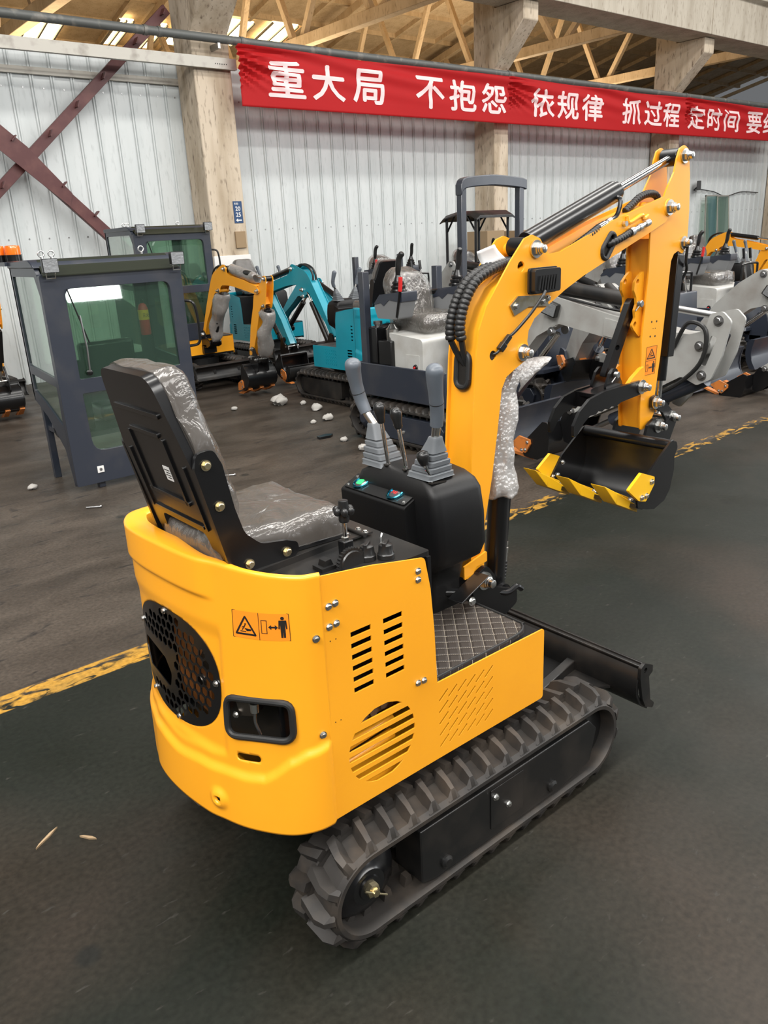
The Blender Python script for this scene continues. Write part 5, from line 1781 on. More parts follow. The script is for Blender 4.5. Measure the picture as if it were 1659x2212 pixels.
# ================================================================== cabs
def make_cab(root, x0, x1, y0, y1, z0, z1, fine=True, skirt=True):
    """steel cab with front at y0 (towards -y); parts are added under root"""
    w = x1 - x0
    h = z1 - z0

    def fx(u):
        return x0 + u * w

    def fz(v):
        return z0 + v * h
    fr = MB()
    upw = rpoly([(fx(.15), fz(.485)), (fx(.90), fz(.485)), (fx(.90), fz(.875)), (fx(.15), fz(.875))], [.012, .012, .06, .06])
    low = rpoly([(fx(.16), fz(.15)), (fx(.88), fz(.15)), (fx(.90), fz(.42)), (fx(.15), fz(.42))], [.10, .10, .01, .01])
    fr.plate(rpoly([(fx(0), fz(.0)), (fx(1), fz(.0)), (fx(1), fz(.94)), (fx(0), fz(.94))], .02), y0, y0 + .045, [upw, low])
    fo = fr.build('front_frame', 'navy', root, bevel=.004)
    for nm, ol in (('upper_window', upw), ('lower_window', low)):
        pn_ = MB().plate(ol, y0 + .018, y0 + .023)
        if fine and nm == 'upper_window':            # the windscreen leans back a little in its frame
            pn_.v = [(p[0], p[1] + (p[2] - fz(.485)) * .058 - .012, p[2]) for p in pn_.v]
        pn_.build(nm, 'glass', root, smooth=0)
    sk = [(y0 + .045, fz(.0)), (y0 + .12, fz(.17)), (y0 + .40, fz(.30)), (y1 - .02, fz(.36)), (y1, fz(.40)), (y1, fz(.97)), (y0 + .09, fz(.97)), (y0 + .045, fz(.94))] if skirt else [(y0 + .045, z0), (y1, z0), (y1, fz(.97)), (y0 + .09, fz(.97)), (y0 + .045, fz(.94))]
    d = y1 - y0
    su = rpoly([(y0 + .06, fz(.50)), (y1 - .05, fz(.53)), (y1 - .05, fz(.93)), (y0 + .11, fz(.93)), (y0 + .05, fz(.85))], .015)
    sl = rpoly([(y0 + .07, fz(.28)), (y0 + d * .6, fz(.37)), (y1 - .06, fz(.41)), (y1 - .06, fz(.49)), (y0 + .06, fz(.46))], .015)
    for xx, nm in ((x0, 'left'), (x1 - .03, 'right')):
        MB().plate(sk, xx, xx + .03, [su, sl], ax='x').build('side_frame', 'navy', root, bevel=.003)
        MB().plate(su, xx + .010, xx + .015, ax='x').build('side_window', 'glass', root, smooth=0)
        MB().plate(sl, xx + .010, xx + .015, ax='x').build('side_window', 'glass', root, smooth=0)
    ru = [(fx(.12), fz(.52)), (fx(.88), fz(.52)), (fx(.88), fz(.92)), (fx(.12), fz(.92))]
    MB().plate([(fx(0), fz(.36)), (fx(1), fz(.36)), (fx(1), fz(.97)), (fx(0), fz(.97))], y1 - .03, y1, [ru]).build('rear_frame', 'navy', root, bevel=.003)
    MB().plate(ru, y1 - .018, y1 - .012).build('rear_window', 'glass', root, smooth=0)
    MB().loft([[Vector((x, y0 + .06, fz(.965))), Vector((x, y1 + .01, fz(.965))), Vector((x, y1 + .01, fz(.995))), Vector((x, y0 + .16, fz(1.0))), Vector((x, y0 + .10, fz(.985)))] for x in (x0 - .01, x1 + .01)]).build('roof', 'navy', root, bevel=.008)
    # dark tinted visor over the windscreen
    MB().hexa([(x0 + .02, y0 - .02, fz(.930)), (x1 - .02, y0 - .02, fz(.930)), (x1 - .05, y0 + .14, fz(.995)), (x0 + .05, y0 + .14, fz(.995)), (x0 + .02, y0 - .02, fz(.934)), (x1 - .02, y0 - .02, fz(.934)), (x1 - .05, y0 + .14, fz(.999)), (x0 + .05, y0 + .14, fz(.999))]).build('visor', MT['visor'], root)
    for x in (x0 + .07, x1 - .05):
        lm = thing_part(root, 'work_light')
        MB().plate(rrect(x - .055, fz(.945), x + .055, fz(.945) + .095, .008), y0 - .075, y0 - .045).build('housing', 'black', lm, bevel=.004)
        MB().plate(rrect(x - .050, fz(.945) + .004, x + .050, fz(.945) + .090, .006), y0 - .079, y0 - .074).build('lens', 'lens', lm)
        MB().tube([(x - .03, y0 - .05, fz(.945)), (x - .03, y0 - .04, fz(.922)), (x + .03, y0 - .04, fz(.922)), (x + .03, y0 - .05, fz(.945))], .005, 6).build('bracket', 'zinc', lm)
    for x, y in ((x0 + .22, y1 - .1), (x0 + .95 * w, y1 - .1), (x0 + .30 * w, y1 - .02)):
        ey = MB()
        ey.tube([(x + .022 * math.cos(2 * PI * k / 12), y, fz(1.0) + .034 + .022 * math.sin(2 * PI * k / 12)) for k in range(13)], .006, 8)
        ey.cyl((x, y, fz(.99)), (x, y, fz(1.0) + .014), .010, 8)
        ey.build('lifting_eye', 'zinc', root)
    wp = thing_part(root, 'wiper')
    MB().lathe((fx(.22), y0 - .002, fz(.51)), (0, -1, 0), [(.022, 0), (.020, .02), (.008, .025)], 14).build('wiper_hub', 'black', wp)
    MB().tube([(fx(.22), y0 - .02, fz(.515)), (fx(.225), y0 - .025, fz(.62)), (fx(.215), y0 - .02, fz(.76))], .007, 8).build('wiper_arm', 'steel', wp)
    MB().bar((fx(.25), y0 - .016, fz(.64)), (fx(.16), y0 - .016, fz(.875)), .010, .008).build('wiper_blade', 'black', wp)
    MB().tube(spline([(x1, y0 + .02, fz(.78)), (x1 + .05, y0 - .03, fz(.77)), (x1 + .07, y0 - .04, fz(.72)), (x1 + .075, y0 - .04, fz(.62)), (x1 + .06, y0 - .03, fz(.575)), (x1, y0 + .02, fz(.565))], 6), .011, 8).build('grab_handle', 'black', root)


MT['visor'] = film('smoked_visor', (0.04, 0.045, 0.025), 0.10, 0.7, 0.08, 1, 0.0, 0.35, (0.30, 0.33, 0.22))
cab = thing('excavator_cab', 'loose dark slate excavator cab standing on the floor, two orange beacons on its roof', 'cab', (0, 0, 0))
make_cab(cab, .43, 1.50, 4.20, 4.86, .05, 1.70)
for x, y, s in ((.50, 4.93, 1.0), (.42, 5.02, .85)):
    bc_ = thing_part(cab, 'beacon')
    z = 1.69
    MB().cyl((x, y, z), (x, y, z + .05), .058 * s, 22).build('beacon_base', 'black', bc_)
    MB().lathe((x, y, z + .05), (0, 0, 1), [(.055 * s, 0), (.056 * s, .045), (.050 * s, .065), (.02, .068)], 24).build('beacon_lens', 'beacon', bc_)
MB().span((.40, 4.84, 1.66), (.58, 5.06, 1.69)).build('beacon_shelf', 'navy', cab)
MB().span((.61, 4.24, 0), (.66, 4.29, .12)).build('support_leg', 'navy', cab, bevel=.003)
MB().span((1.36, 4.24, 0), (1.41, 4.29, .12)).build('support_leg', 'navy', cab, bevel=.003)
MB().span((.46, 4.80, 0), (.51, 4.85, .68)).build('support_leg', 'navy', cab, bevel=.003)
MB().span((1.42, 4.80, 0), (1.47, 4.85, .68)).build('support_leg', 'navy', cab, bevel=.003)
MB().span((.60, 4.193, .13), (.65, 4.199, .18)).build('white_plate', 'label', cab, smooth=0)
MB().lathe((.625, 4.193, .155), (0, -1, 0), [(.012, 0), (.010, .008)], 8).build('plate_bolt', 'steel', cab)
MB().tube(spline([(.46, 4.62, .56), (.455, 4.58, .46), (.46, 4.56, .40), (.49, 4.53, .36)]), .007, 6).build('loose_wire', 'black', cab)
st_ = MB().span((.80, 4.45, .45), (1.25, 4.75, .58))
st_.span((.80, 4.70, .55), (1.25, 4.80, 1.05))
st_.build('operator_seat', 'black', cab, bevel=.03, seg=3)
MB().span((.47, 4.25, .40), (1.46, 4.83, .44)).build('cab_floor', 'navy', cab)
MB().bar((.62, 4.40, .44), (.62, 4.40, .78), .10, .16).build('side_console', 'black', cab, bevel=.01)
ex = thing('fire_extinguisher', 'red fire extinguisher with yellow band hanging inside the loose cab behind its windscreen', 'fire extinguisher', (1.20, 4.32, 1.10))
MB().lathe((0, 0, 0), (0, 0, 1), [(.036, 0), (.040, .01), (.040, .19), (.030, .225), (.014, .24)], 20).build('cylinder_body', 'red', ex)
MB().lathe((0, 0, .115), (0, 0, 1), [(.0405, 0), (.0405, .075)], 20).build('yellow_band', 'bucket_yellow', ex)
MB().lathe((0, 0, .24), (0, 0, 1), [(.014, 0), (.016, .02), (.006, .03)], 10).build('valve', 'black', ex)
V, Fc, (a0, b0, a1, b1) = glyphs('灭火', 1.0)
MB().add([((p[0] - a0) / (a1 - a0) * .05 - .025, -.0425, .135 + (p[1] - b0) / (b1 - b0) * .03) for p in V], Fc).build('lettering', 'ink', ex, smooth=0, fix=False)
MB().bar((0, .03, .21), (.12, .05, .21), .012, .02).build('hanger', 'black', ex)

# ================================================================== parked small excavators of the same kind
teal1 = build_digger('teal mini excavator facing the wall, its left side and rear towards us', 'teal', (4.12, 5.45, 0), math.radians(90), boom_deg=30, stick_deg=4, bucket_deg=-80, group='parked small excavators')
yel1 = build_digger('yellow mini excavator with dark cab, bucket on the floor behind the loose cab', 'yellow', (3.45, 7.96, 0), math.radians(-90), boom_deg=27, stick_deg=-8, bucket_deg=-68, group='parked small excavators')
# the cab sits on the yellow machine's deck
yc = thing_part(yel1, 'cab')
yc.matrix_local = Matrix.Rotation(math.radians(90), 4, 'Z')
make_cab(yc, -.80, .20, -.30, .55, .60, 1.98, skirt=False)
teal2 = build_digger('teal mini excavator behind the yellow boom, its slotted left panel and dark console showing', 'teal', (4.90, 8.45, 0), math.radians(-90), boom_deg=46, stick_deg=-52, bucket_deg=-60, group='parked small excavators')
P2 = dup(teal1, (11.5, 8.0, 0), math.radians(-80), 'teal mini excavator by the wall right of the narrow column')
yel2 = build_digger('yellow and black mini excavator at the far left behind the loose cab', 'yellow', (.85, 9.0, 0), math.radians(-90), boom_deg=27, stick_deg=-4, bucket_deg=-80, group='parked small excavators')
Y3 = dup(yel2, (10.95, 4.6, 0), math.radians(-90), 'yellow mini excavator at the right edge under the glass panels')
Y4 = dup(yel2, (12.6, 6.6, 0), math.radians(-90), 'yellow mini excavator furthest right near the blue post')


# ================================================================== open-station excavators with dark slate chassis
def open_digger(label, loc, rz, rops='stub', hood=True, cloth='film_bg', swing=0.0, boom_deg=0.0, stick_deg=0.0, paint='white', canopy=False, group='parked open-station excavators'):
    R = thing('open_excavator', label, 'excavator', loc, rz, group)
    for s in (-1, 1):
        t = make_track(s)
        t.v = [(p[0] * 1.14, p[1] * 1.08, p[2] * 1.14) for p in t.v]
        t.build('rubber_track', 'rubber', R, smooth=28)
        tf = MB().plate([(-.42, .09), (-.42, .28), (.50, .28), (.55, .22), (.52, .10), (.34, .07), (-.34, .07)], s * .36, s * .475).build('track_frame', 'navy', R, bevel=.004)
        for x, z in ((-.05, .20), (.06, .15)):
            bolt((x, s * .476, z), (0, s, 0), .012, tf)
        MB().lathe((-.52, s * .34, .19), (0, s, 0), [(.12, 0), (.12, .06), (.08, .09), (.04, .12)], 24).build('sprocket', 'navy', R)
        MB().lathe((.52, s * .34, .19), (0, s, 0), [(.12, 0), (.12, .08), (.05, .10)], 24).build('idler_wheel', 'navy', R)
    u = MB().span((-.35, -.36, .14), (.35, .36, .29))
    u.cyl((0, 0, .28), (0, 0, .42), .26, 30)
    u.build('undercarriage', 'navy', R)
    bl = MB().plate([(.84, .36), (.86, .36), (.835, .28), (.83, .2), (.85, .12), (.89, .05), (.91, .03), (.93, .03), (.90, .08), (.865, .14), (.848, .2), (.853, .28), (.88, .355), (.89, .38), (.85, .38)], -.62, .62)
    bo = bl.build('dozer_blade', 'navy', R, bevel=.003)
    for s in (-1, 1):
        MB().plate([(.80, .34), (.84, .38), (.89, .38), (.865, .28), (.86, .2), (.88, .12), (.93, .03), (.86, .03), (.81, .12), (.79, .22)], s * .62 - .008, s * .62 + .008).build('end_plate', 'navy', bo)
        MB().bar((.35, s * .24, .17), (.83, s * .22, .18), .05, .08).build('push_arm', 'navy', bo)
    # platform
    MB().plate(rpoly([(-.52, -.46), (.56, -.46), (.60, -.40), (.60, .40), (.56, .46), (-.52, .46)], .03), .42, .455, ax='z').build('platform', 'navy', R)
    for s in (-1, 1):
        MB().span((-.54, s * .455, .42), (.58, s * .475, .70)).build('side_skirt', 'navy', R, bevel=.006)
    MB().span((-.545, -.45, .42), (-.52, .45, .70)).build('rear_skirt', 'navy', R, bevel=.006)
    tk = MB().span((-.46, -.43, .455), (-.30, -.25, 1.0)).build('fuel_tank', 'black', R, bevel=.01)
    MB().lathe((-.38, -.34, 1.0), (0, 0, 1), [(.03, 0), (.03, .02), (.04, .02), (.04, .045)], 16).build('filler_cap', 'steel', tk)
    t2 = MB().span((-.27, -.44, .455), (-.10, -.27, .90)).build('oil_tank', 'black', R, bevel=.01)
    MB().lathe((-.18, -.35, .90), (0, 0, 1), [(.05, 0), (.055, .03), (.055, .09), (.04, .10), (.02, .13)], 18).build('filter_head', 'zinc', t2)
    # white seat box with a curved top
    MB().plate(rpoly([(-.08, .455), (.25, .455), (.25, .93), (-.22, .97), (-.12, .90)], [0, 0, .04, .02, .08], 5), -.40, .40).build('seat_box', paint, R, bevel=.006)
    cp = MB().plate(rrect(.04, .52, .21, .80, .005), -.405, -.400).build('access_panel', paint, R, bevel=.001)
    MB().lathe((.165, -.405, .70), (0, -1, 0), [(.026, 0), (.022, .012)], 16).build('isolator_switch', 'black', cp)
    MB().lathe((.165, -.417, .70), (0, -1, 0), [(.010, 0), (.009, .01)], 10).build('red_key', 'red', cp)
    if hood:
        hd = MB().plate(rpoly([(-.60, .60), (-.34, .60), (-.36, .97), (-.46, 1.02), (-.60, 1.0)], .04), -.30, .44).build('engine_hood', paint, R, bevel=.02, seg=3)
        for s, y in ((-1, -.302), (1, .442)):
            for r in range(5):
                for c in range(7):
                    MB().box((-.56 + c * .032, y, .90 - r * .032), (.022, .006, .022)).build('vent_hole', 'ink', hd, smooth=0)
        for r in range(3):
            for c in range(9):
                MB().box((-.602, -.20 + c * .05, .92 - r * .05), (.006, .034, .034)).build('vent_hole', 'ink', hd, smooth=0)
    # seat
    st = thing_part(R, 'seat')
    SH = Matrix.Translation((-.20, 0, -.10))
    k0 = set(o.name for o in COL.objects)
    c_ = MB().loft([[Vector((.10 + p[0] * k, p[1] * k, z)) for p in rrect(-.22, -.23, .22, .23, .06, 4)] for z, k in ((1.05, .9), (1.08, 1), (1.13, 1.0), (1.17, .93), (1.18, .7))])
    c_.build('seat_cushion', 'seat', st, smooth=60)
    bk = []
    for t, wdt in ((0, .20), (.1, .22), (.26, .225), (.36, .20), (.42, .14), (.445, .06)):
        cx, cz = -.10 - t * .22, 1.10 + t
        bk.append([Vector((cx + p[0], p[1], cz - p[0] * .3)) for p in rrect(-.05, -wdt, .06, wdt, .04, 3)])
    MB().loft(bk).build('backrest', 'seat', st, smooth=60)
    rg = []
    for z, k in ((1.04, 1.0), (1.08, 1.07), (1.14, 1.08), (1.19, 1.0), (1.21, .74)):
        rg.append([Vector((.10 + p.x * k + noise.noise(p * 9 + Vector((z * 20, 0, 0))) * .02, p.y * k + noise.noise(p * 9 + Vector((0, z * 30, 4))) * .02, z + noise.noise(p * 14) * .012)) for p in even([Vector((q[0], q[1], 0)) for q in rrect(-.23, -.24, .23, .24, .06, 4)], .035)])
    MB().loft(rg).build('plastic_cover', cloth, st, smooth=70)
    rg = []
    for t in [i * .038 for i in range(13)]:
        wdt = .235 if t < .30 else .235 * math.sqrt(max(.06, 1 - ((t - .30) / .18) ** 2))
        cx, cz = -.10 - t * .22, 1.10 + t
        rg.append([Vector((cx + p.x + noise.noise(Vector((p.x * 12, p.y * 12, t * 16))) * .016, p.y + noise.noise(Vector((p.y * 12, t * 16, p.x * 9))) * .014, cz - p.x * .3)) for p in even([Vector((q[0], q[1], 0)) for q in rrect(-.065, -wdt, .085, wdt, .045, 3)], .035 * max(.3, wdt / .24))][:0] or [Vector((cx + q[0] + noise.noise(Vector((q[0] * 12, q[1] * 12, t * 16))) * .016, q[1] + noise.noise(Vector((q[1] * 12, t * 16, q[0] * 9))) * .014, cz - q[0] * .3)) for q in rrect(-.065, -wdt, .085, wdt, .045, 5)])
    MB().loft(rg).build('plastic_cover', cloth, st, smooth=70)
    for s in (-1, 1):
        MB().bar((-.16, s * .29, 1.34), (.14, s * .30, 1.36), .06, .05).build('armrest', 'black', st, bevel=.015)
        cs = thing_part(R, 'side_console')
        MB().plate(rpoly([(-.02, 1.06), (.24, 1.06), (.30, 1.22), (.28, 1.27), (.02, 1.24), (-.06, 1.16)], .03), s * .26, s * .42).build('console_shell', 'console_grey', cs, bevel=.012)
        MB().plate(rpoly([(-.065, 1.17), (.03, 1.19), (.07, 1.165), (.14, 1.215), (.305, 1.20), (.305, 1.285), (.02, 1.255)], .01), s * .255, s * .425).build('console_top', 'navy', cs, bevel=.008)
        jm = MB().lathe((.17, s * .34, 1.27), (.05, s * .04, 1), [(.07, 0), (.07, .02), (.055, .035), (.06, .04), (.06, .055), (.045, .065), (.05, .07), (.05, .085), (.036, .095), (.024, .13), (.016, .15)], 14)
        jm.build('rubber_boot', 'black', cs)
        MB().tube(spline([(.178, s * .345, 1.41), (.19, s * .35, 1.47), (.20, s * .345, 1.54), (.23, s * .33, 1.585)]), [.02, .02, .02, .021, .022, .023, .024, .024, .024, .024, .024, .024, .024, .024, .024, .024, .024, .024, .024, .024, .024, .024, .024, .022, .016], 10).build('joystick_grip', 'plastic_smooth', cs)
    slv = thing_part(R, 'side_console')
    MB().tube([(.24, -.43, 1.08), (.28, -.435, 1.22), (.30, -.435, 1.30)], .010, 8).build('safety_lever', 'black', slv)
    MB().tube([(.298, -.435, 1.29), (.306, -.435, 1.33), (.312, -.435, 1.40)], .017, 10).build('red_lever_grip', 'red', slv)
    slv.name = 'lock_lever'
    for o in [o for o in COL.objects if o.name not in k0 and o.type == 'MESH']:
        o.data.transform(Matrix.Translation((-.26, 0, .02)) if o.parent.name.startswith(('side_console', 'lock_lever')) else SH)
    # front console
    MB().plate(rpoly([(.31, .455), (.52, .455), (.49, .80), (.475, 1.00), (.36, 1.00)], .012), -.20, .26).build('front_console', 'navy', R, bevel=.008)
    MB().tube(spline([(.42, -.16, .99), (.42, -.16, 1.16), (.42, -.12, 1.20), (.42, .18, 1.20), (.42, .22, 1.16), (.42, .22, .99)], 6), .014, 8).build('hoop_handle', 'black', R)
    for y in (-.06, .10):
        lv = thing_part(R, 'travel_lever')
        MB().cyl((.44, y, .99), (.38, y, 1.28), .010, 8).build('rod', 'chrome', lv)
        MB().cyl((.384, y, 1.26), (.365, y, 1.38), .02, 10).build('grip', 'black', lv)
    # posts
    zt = {'stub': 1.46, 'tall': 2.22, 'none': 0}[rops]
    if zt:
        rp = thing_part(R, 'roll_bar')
        for s in (-1, 1):
            MB().span((-.47, s * .43 - .035, .455), (-.40, s * .43 + .035, zt - (.06 if rops == 'tall' else 0))).build('post', 'navy', rp, bevel=.006)
        if rops == 'tall':
            cb = spline([(-.435, -.47, zt - .10), (-.435, -.40, zt - .035), (-.435, -.1, zt - .01), (-.435, .1, zt - .01), (-.435, .40, zt - .03), (-.435, .50, zt - .05)], 6)
            rr = [[q + Vector((dx, 0, dz)) for dx, dz in ((-.045, -.05), (.045, -.05), (.045, .05), (-.045, .05))] for q in cb]
            MB().loft(rr).build('crossbar', 'navy', rp, bevel=.01)
    if canopy:
        cn = thing_part(R, 'canopy')
        rr = []
        for x, dz in ((-.46, -.08), (-.38, -.02), (-.1, .03), (.2, .02), (.34, -.05)):
            rr.append([Vector((x, y, 1.98 + dz + e)) for y, e in ((-.44, -.03), (-.36, .02), (.36, .02), (.44, -.03), (.44, -.05), (.36, -.02), (-.36, -.02), (-.44, -.05))])
        MB().loft(rr).build('canopy_top', 'blackdusty', cn, bevel=.004)
        for sx, sy in ((-.38, -.36), (-.38, .36), (.24, -.36), (.24, .36)):
            MB().cyl((sx, sy, .455), (sx, sy, 1.97), .022, 10).build('canopy_post', 'black', cn)
            MB().cyl((sx, sy, 1.72), (sx - math.copysign(.18, sx), sy, 1.97), .014, 8).build('canopy_strut', 'black', cn)
    # swing post, boom, stick, bucket
    sp = MB()
    for s in (-1, 1):
        sp.plate(rpoly([(.58, .30), (.78, .32), (.80, .50), (.76, .62), (.66, .64), (.58, .50)], .03), s * .11, s * .135)
    sp.span((.50, -.135, .28), (.72, .135, .36))
    so_ = sp.build('swing_post', 'navy', R, bevel=.004)
    so_.matrix_local = Matrix.Translation((.62, 0, 0)) @ Matrix.Rotation(math.radians(swing), 4, 'Z') @ Matrix.Translation((-.62, 0, 0))
    FT = (.70, .52)
    mx = Matrix.Translation((.62, 0, 0)) @ Matrix.Rotation(math.radians(swing), 4, 'Z') @ Matrix.Translation((-.62, 0, 0)) @ rot_about(FT, boom_deg)
    ms = mx @ rot_about((2.47, 1.0), stick_deg)
    ol = rpoly([(.64, .46), (.62, .56), (.78, .93), (.96, 1.19), (1.08, 1.31), (1.14, 1.37), (1.22, 1.37), (1.27, 1.30), (1.34, 1.265), (1.80, 1.16), (2.30, 1.07), (2.50, 1.06), (2.54, 1.00), (2.50, .94), (2.38, .94), (1.80, 1.00), (1.36, 1.08), (1.16, .98), (.98, .78), (.84, .54), (.76, .45)], .05, 4)
    bm = MB().plate(ol, -.075, .075).build('boom', 'whitegrey', R, bevel=.004)
    bm.matrix_local = mx
    MB().plate(rpoly([(1.75, 1.02), (1.75, 1.14), (2.02, 1.09), (2.10, 1.02), (2.02, .98)], .008), -.083, .083).build('doubler_plate', 'whitegrey', bm, bevel=.002)
    for x, z in ((1.18, 1.33), (2.47, 1.0), (1.30, 1.02)):
        for s in (-1, 1):
            bolt((x, s * .076, z), (0, s, 0), .024, bm, mat='steel')
    lt = thing_part(R, 'boom_light')
    lt.matrix_local = mx
    MB().box((1.32, -.12, 1.19), (.13, .05, .10), 0, .3).build('housing', 'blackdusty', lt, bevel=.008)
    MB().box((1.325, -.147, 1.19), (.11, .006, .08), 0, .3).build('lens', 'lens', lt)
    A, B = mx @ Vector((1.19, 0, 1.34)), ms @ Vector((2.57, 0, 1.17))
    ac = thing_part(R, 'arm_cylinder')
    d = B - A
    MB().cyl(A, A + d * .62, .052, 18).build('barrel', 'blackdusty', ac)
    MB().cyl(A + d * .62, B, .022, 12).build('piston_rod', 'steel', ac)
    MB().tube(spline([A + d * .1 + Vector((0, -.05, -.05)), A + d * .4 + Vector((0, -.05, -.07)), A + d * .58 + Vector((0, -.05, -.07))]), .010, 6).build('oil_pipe', 'black', ac)
    so = rpoly([(2.52, 1.20), (2.60, 1.215), (2.66, 1.16), (2.62, .95), (2.56, .80), (2.47, .755), (2.36, .80), (2.15, .68), (1.60, .40), (1.50, .39), (1.46, .46), (1.52, .53), (1.95, .76), (2.26, .96), (2.36, 1.06), (2.44, 1.08), (2.50, 1.10)], .035, 4)
    sm = MB()
    hole = rpoly([(2.48, .88), (2.52, .88), (2.58, 1.06), (2.54, 1.07)], .015)
    for s in (-1, 1):
        sm.plate(so, s * .078, s * .096, [hole])
    sm.plate([(1.52, .43), (2.15, .70), (2.38, .82), (2.42, .98), (2.28, .94), (1.95, .73), (1.54, .50)], -.078, .078)
    sk = sm.build('stick', 'whitegrey', R, bevel=.003)
    sk.matrix_local = ms
    for x, z in ((2.58, 1.16), (2.47, 1.0), (2.50, .82), (1.51, .46)):
        for s in (-1, 1):
            bolt((x, s * .097, z), (0, s, 0), .022, sk, mat='steel')
    bc = thing_part(R, 'bucket_cylinder')
    bc.matrix_local = ms
    MB().cyl((2.48, 0, .78), (1.80, 0, .42), .046, 16).build('barrel', 'navy', bc)
    MB().cyl((1.80, 0, .42), (1.58, 0, .30), .02, 12).build('piston_rod', 'steel', bc)
    MB().tube(spline([(2.30, -.11, .98), (2.40, -.13, 1.14), (2.52, -.13, 1.10), (2.50, -.13, .90), (2.30, -.12, .72), (2.05, -.12, .62)], 6), .014, 8).build('hydraulic_hose', 'hose', sk)
    # bucket
    q = Matrix.Translation((1.50, 0, .44)) @ Matrix.Scale(1.15, 4) @ Matrix.Rotation(math.radians(-12), 4, 'Y') @ Matrix.Translation((-1.332, 0, -.995))
    mq = ms @ q
    bs = MB()
    shell = [(1.032, .764), (1.085, .744), (1.139, .734), (1.185, .744), (1.218, .768), (1.243, .81), (1.254, .862), (1.252, .91), (1.246, .955)]
    inn = [(1.034, .772), (1.087, .752), (1.138, .743), (1.181, .752), (1.211, .774), (1.234, .813), (1.245, .862), (1.243, .91), (1.238, .955)]
    bk = bs.plate(shell + inn[::-1], -.23, .23).build('bucket', 'black', R)
    bk.matrix_local = mq
    for s in (-1, 1):
        MB().plate(rpoly([(1.030, .763), (1.085, .744), (1.139, .732), (1.205, .750), (1.239, .787), (1.258, .862), (1.254, .911), (1.272, .943), (1.262, .968), (1.225, .976), (1.086, .884), (1.020, .803)], .008, 3), s * .23 - .005, s * .23 + .005).build('side_plate', 'black', bk)
        MB().plate(rpoly([(.944, .852), (1.022, .901), (1.108, .868), (1.108, .838), (1.060, .784), (1.014, .797)], .008), s * .235, s * .25).build('side_cutter', 'orange', bk, bevel=.003)
        for x, z in ((1.088, .853), (1.030, .806), (1.060, .806)):
            bolt((x, s * .25, z), (0, s, 0), .008, bk)
        MB().plate(rpoly([(1.256, .96), (1.30, 1.03), (1.365, .995), (1.455, 1.03), (1.468, 1.0), (1.40, .88), (1.30, .80), (1.256, .82)], .018, 4), s * .085 - .006, s * .085 + .006).build('bucket_ear', 'black', bk)
    for y in (-.18, 0, .18):
        MB().hexa([(1.075, y - .026, .728), (1.075, y + .026, .728), (1.080, y + .026, .752), (1.080, y - .026, .752), (.86, y - .03, .80), (.86, y + .03, .80), (.86, y + .03, .815), (.86, y - .03, .815)]).build('tooth', 'orange', bk)
    B0, B1 = Vector((.80, 0, .40)), mx @ Vector((1.30, 0, 1.00))
    bcy = thing_part(R, 'boom_cylinder')
    d = B1 - B0
    MB().cyl(B0, B0 + d * .6, .05, 16).build('barrel', 'navy', bcy)
    MB().cyl(B0 + d * .6, B1, .022, 12).build('piston_rod', 'chrome', bcy)
    return R


R90 = math.radians(-90)
oA = open_digger('grey-white open excavator with bare black tanks and dark slate skirt, just behind the yellow boom', (3.38, 3.32, 0), R90, 'stub', hood=False)
oB = open_digger('grey-white open excavator under the tall dark roll bar', (4.98, 3.72, 0), R90, 'tall', boom_deg=12, stick_deg=18, swing=-30)
oC = open_digger('grey-white open excavator at the right, its low boom and bucket resting on the floor', (6.75, 3.45, 0), R90, 'none', boom_deg=13)
oD = dup(oC, (8.55, 3.60, 0), R90, 'grey-white open excavator furthest right in the front row')
oE = dup(oA, (6.45, 7.35, 0), R90, 'grey-white open excavator in the second row, beside the teal one facing the wall')
oG = open_digger('open excavator under a thin black canopy in the second row', (8.15, 7.30, 0), R90, 'none', canopy=True, boom_deg=12)
oF = dup(oA, (9.85, 7.30, 0), R90, 'grey-white open excavator in the second row right of the canopy machine')

# clear plastic sleeves on the yellow machine's cylinders
def sleeve(root, p, q, r, seed):
    a, b = Vector(p), Vector(q)
    P_ = [a.lerp(b, t) for t in (i / 12 for i in range(13))]
    mb = MB().tube(P_, [r * (.75 if i in (0, 12) else 1) for i in range(13)], 14, caps=False)
    mb.v = [tuple(Vector(v) + Vector((noise.noise(Vector(v) * 7 + Vector((seed, 0, 0))), noise.noise(Vector(v) * 7 + Vector((0, seed, 0))), 0)) * r * .8) for v in mb.v]
    o = mb.build('plastic_sleeve', 'film_grey', root, smooth=60, fix=False)
    o.modifiers.new('thick', 'SOLIDIFY').thickness = .003
mY = rot_about((.338, .664), 27)
mS = mY @ rot_about((1.33, 1.792), -8)
sleeve(yel1, (.475, 0, .60), mY @ Vector((.540, 0, 1.34)), .075, 1)
sleeve(yel1, mY @ Vector((.63, 0, 1.71)), mY @ Vector((1.18, 0, 1.86)), .062, 2)
sleeve(yel1, mS @ Vector((1.485, 0, 1.62)), mS @ Vector((1.455, 0, 1.05)), .085, 3)

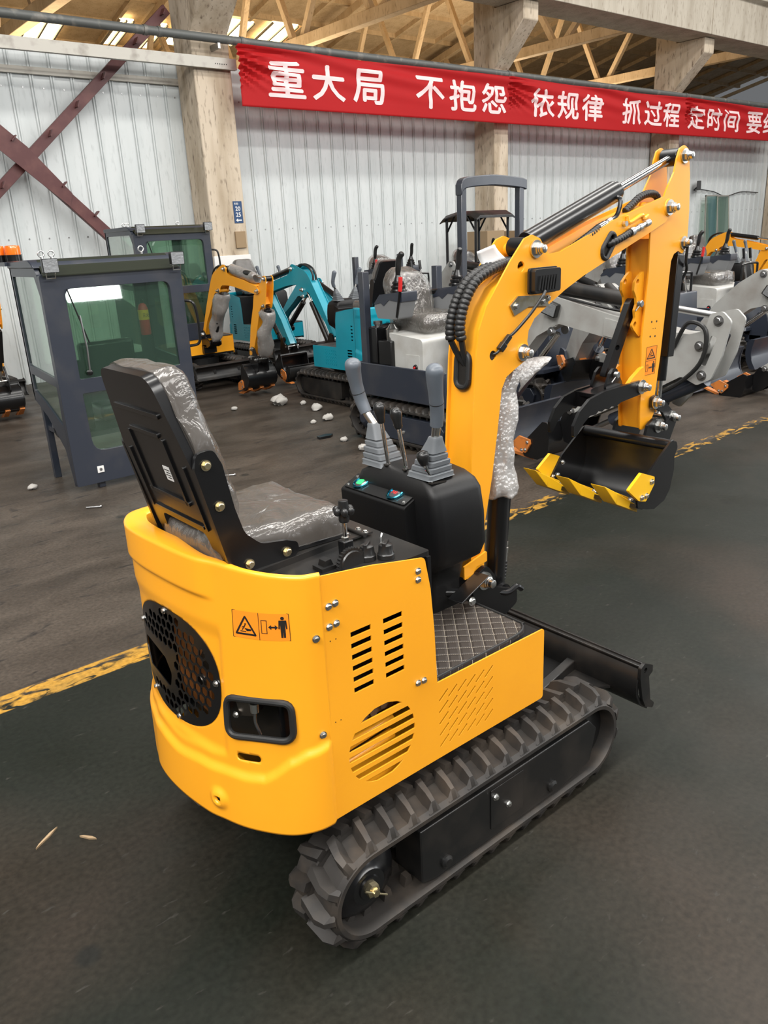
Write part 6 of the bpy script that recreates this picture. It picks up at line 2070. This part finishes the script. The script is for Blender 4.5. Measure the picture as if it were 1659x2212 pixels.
# ================================================================== litter on the floor
def lump(label, x, y, r, seed, n=1):
    m = MB()
    t = []
    for k in range(n):
        a = seed * 2.1 + k * 2.4
        c = (math.cos(a) * r * 1.1 * (k > 0), math.sin(a) * r * 1.1 * (k > 0), r * .55)
        b = MB().ball(c, r * (1 - .15 * k), 12, (1.1, .9, .6))
        b.v = [tuple(Vector(p) + Vector((1, 1, .6)) * noise.noise(Vector(p) * (2.2 / r) + Vector((seed, k, 0))) * r * .35) for p in b.v]
        b.v = [(p[0], p[1], max(.001, p[2])) for p in b.v]
        m.add(b.v, b.f)
    o = m.build('foam_scrap', 'foam', smooth=60)
    o.location = (x, y, 0)
    return tag(o, label, 'foam scrap', 'foam scraps on the floor')
lump('white foam scrap on the floor in front of the orange bucket teeth, the largest', 3.30, 5.86, .085, 1, 2)
lump('white foam scrap nearest the left end of the teal track', 3.46, 5.60, .035, 2)
lump('white foam scrap halfway along the teal track', 3.38, 5.22, .060, 3)
lump('white foam scrap by the near end of the teal track', 3.16, 4.72, .055, 4)
lump('small white foam scrap left of the teal track end', 2.98, 4.72, .030, 5)
lump('small white foam scrap on the bare floor right of the loose cab', 2.80, 5.98, .035, 6)
lump('white foam scrap behind the left joystick', 2.74, 3.90, .035, 7)
lump('white foam scrap behind the short lever knobs', 2.66, 3.52, .045, 8)
lump('white foam scrap on the floor at the left of the loose cab', .22, 4.62, .035, 9)
bp_ = MB().plate(rpoly([(-.085, -.03), (.03, -.045), (.085, -.01), (.05, .04), (-.07, .035)], .01), 0.0, .022, ax='z').build('plastic_scrap', 'black', bevel=.005)
bp_.location = (2.71, 4.15, 0)
tag(bp_, 'flat black plastic piece lying on the floor left of the short levers', 'plastic scrap')
def splinter(label, x, y, L, a, mat='cardboard', nm='splinter'):
    o = MB().plate([(-L / 2, -.002), (L * .1, -.005), (L / 2, 0), (L * .2, .005), (-L * .3, .003)], 0.0, .006, ax='z').build(nm, mat)
    o.location = (x, y, 0)
    o.rotation_euler = (0, 0, a)
    return tag(o, label, 'splinter', 'splinters and pins on the floor')
splinter('longer pale wood splinter on the green floor at the lower left', -.985, .565, .10, .55)
splinter('shorter brown wood splinter right of the long one at the lower left', -.885, .475, .06, -.95)
for x, y, lab in ((1.45, 3.73, 'thin steel pin on the floor in front of the seat cushion'), (.38, 3.77, 'thin steel pin on the floor left of the seat back')):
    o = MB().cyl((-.05, 0, .006), (.05, 0, .006), .006, 8)
    o.lathe((.05, 0, .006), (1, 0, 0), [(.010, 0), (.010, .01)], 6)
    o = o.build('steel_pin', 'steel')
    o.location = (x, y, 0.004)
    o.rotation_euler = (0, 0, -.6)
    tag(o, lab, 'pin')
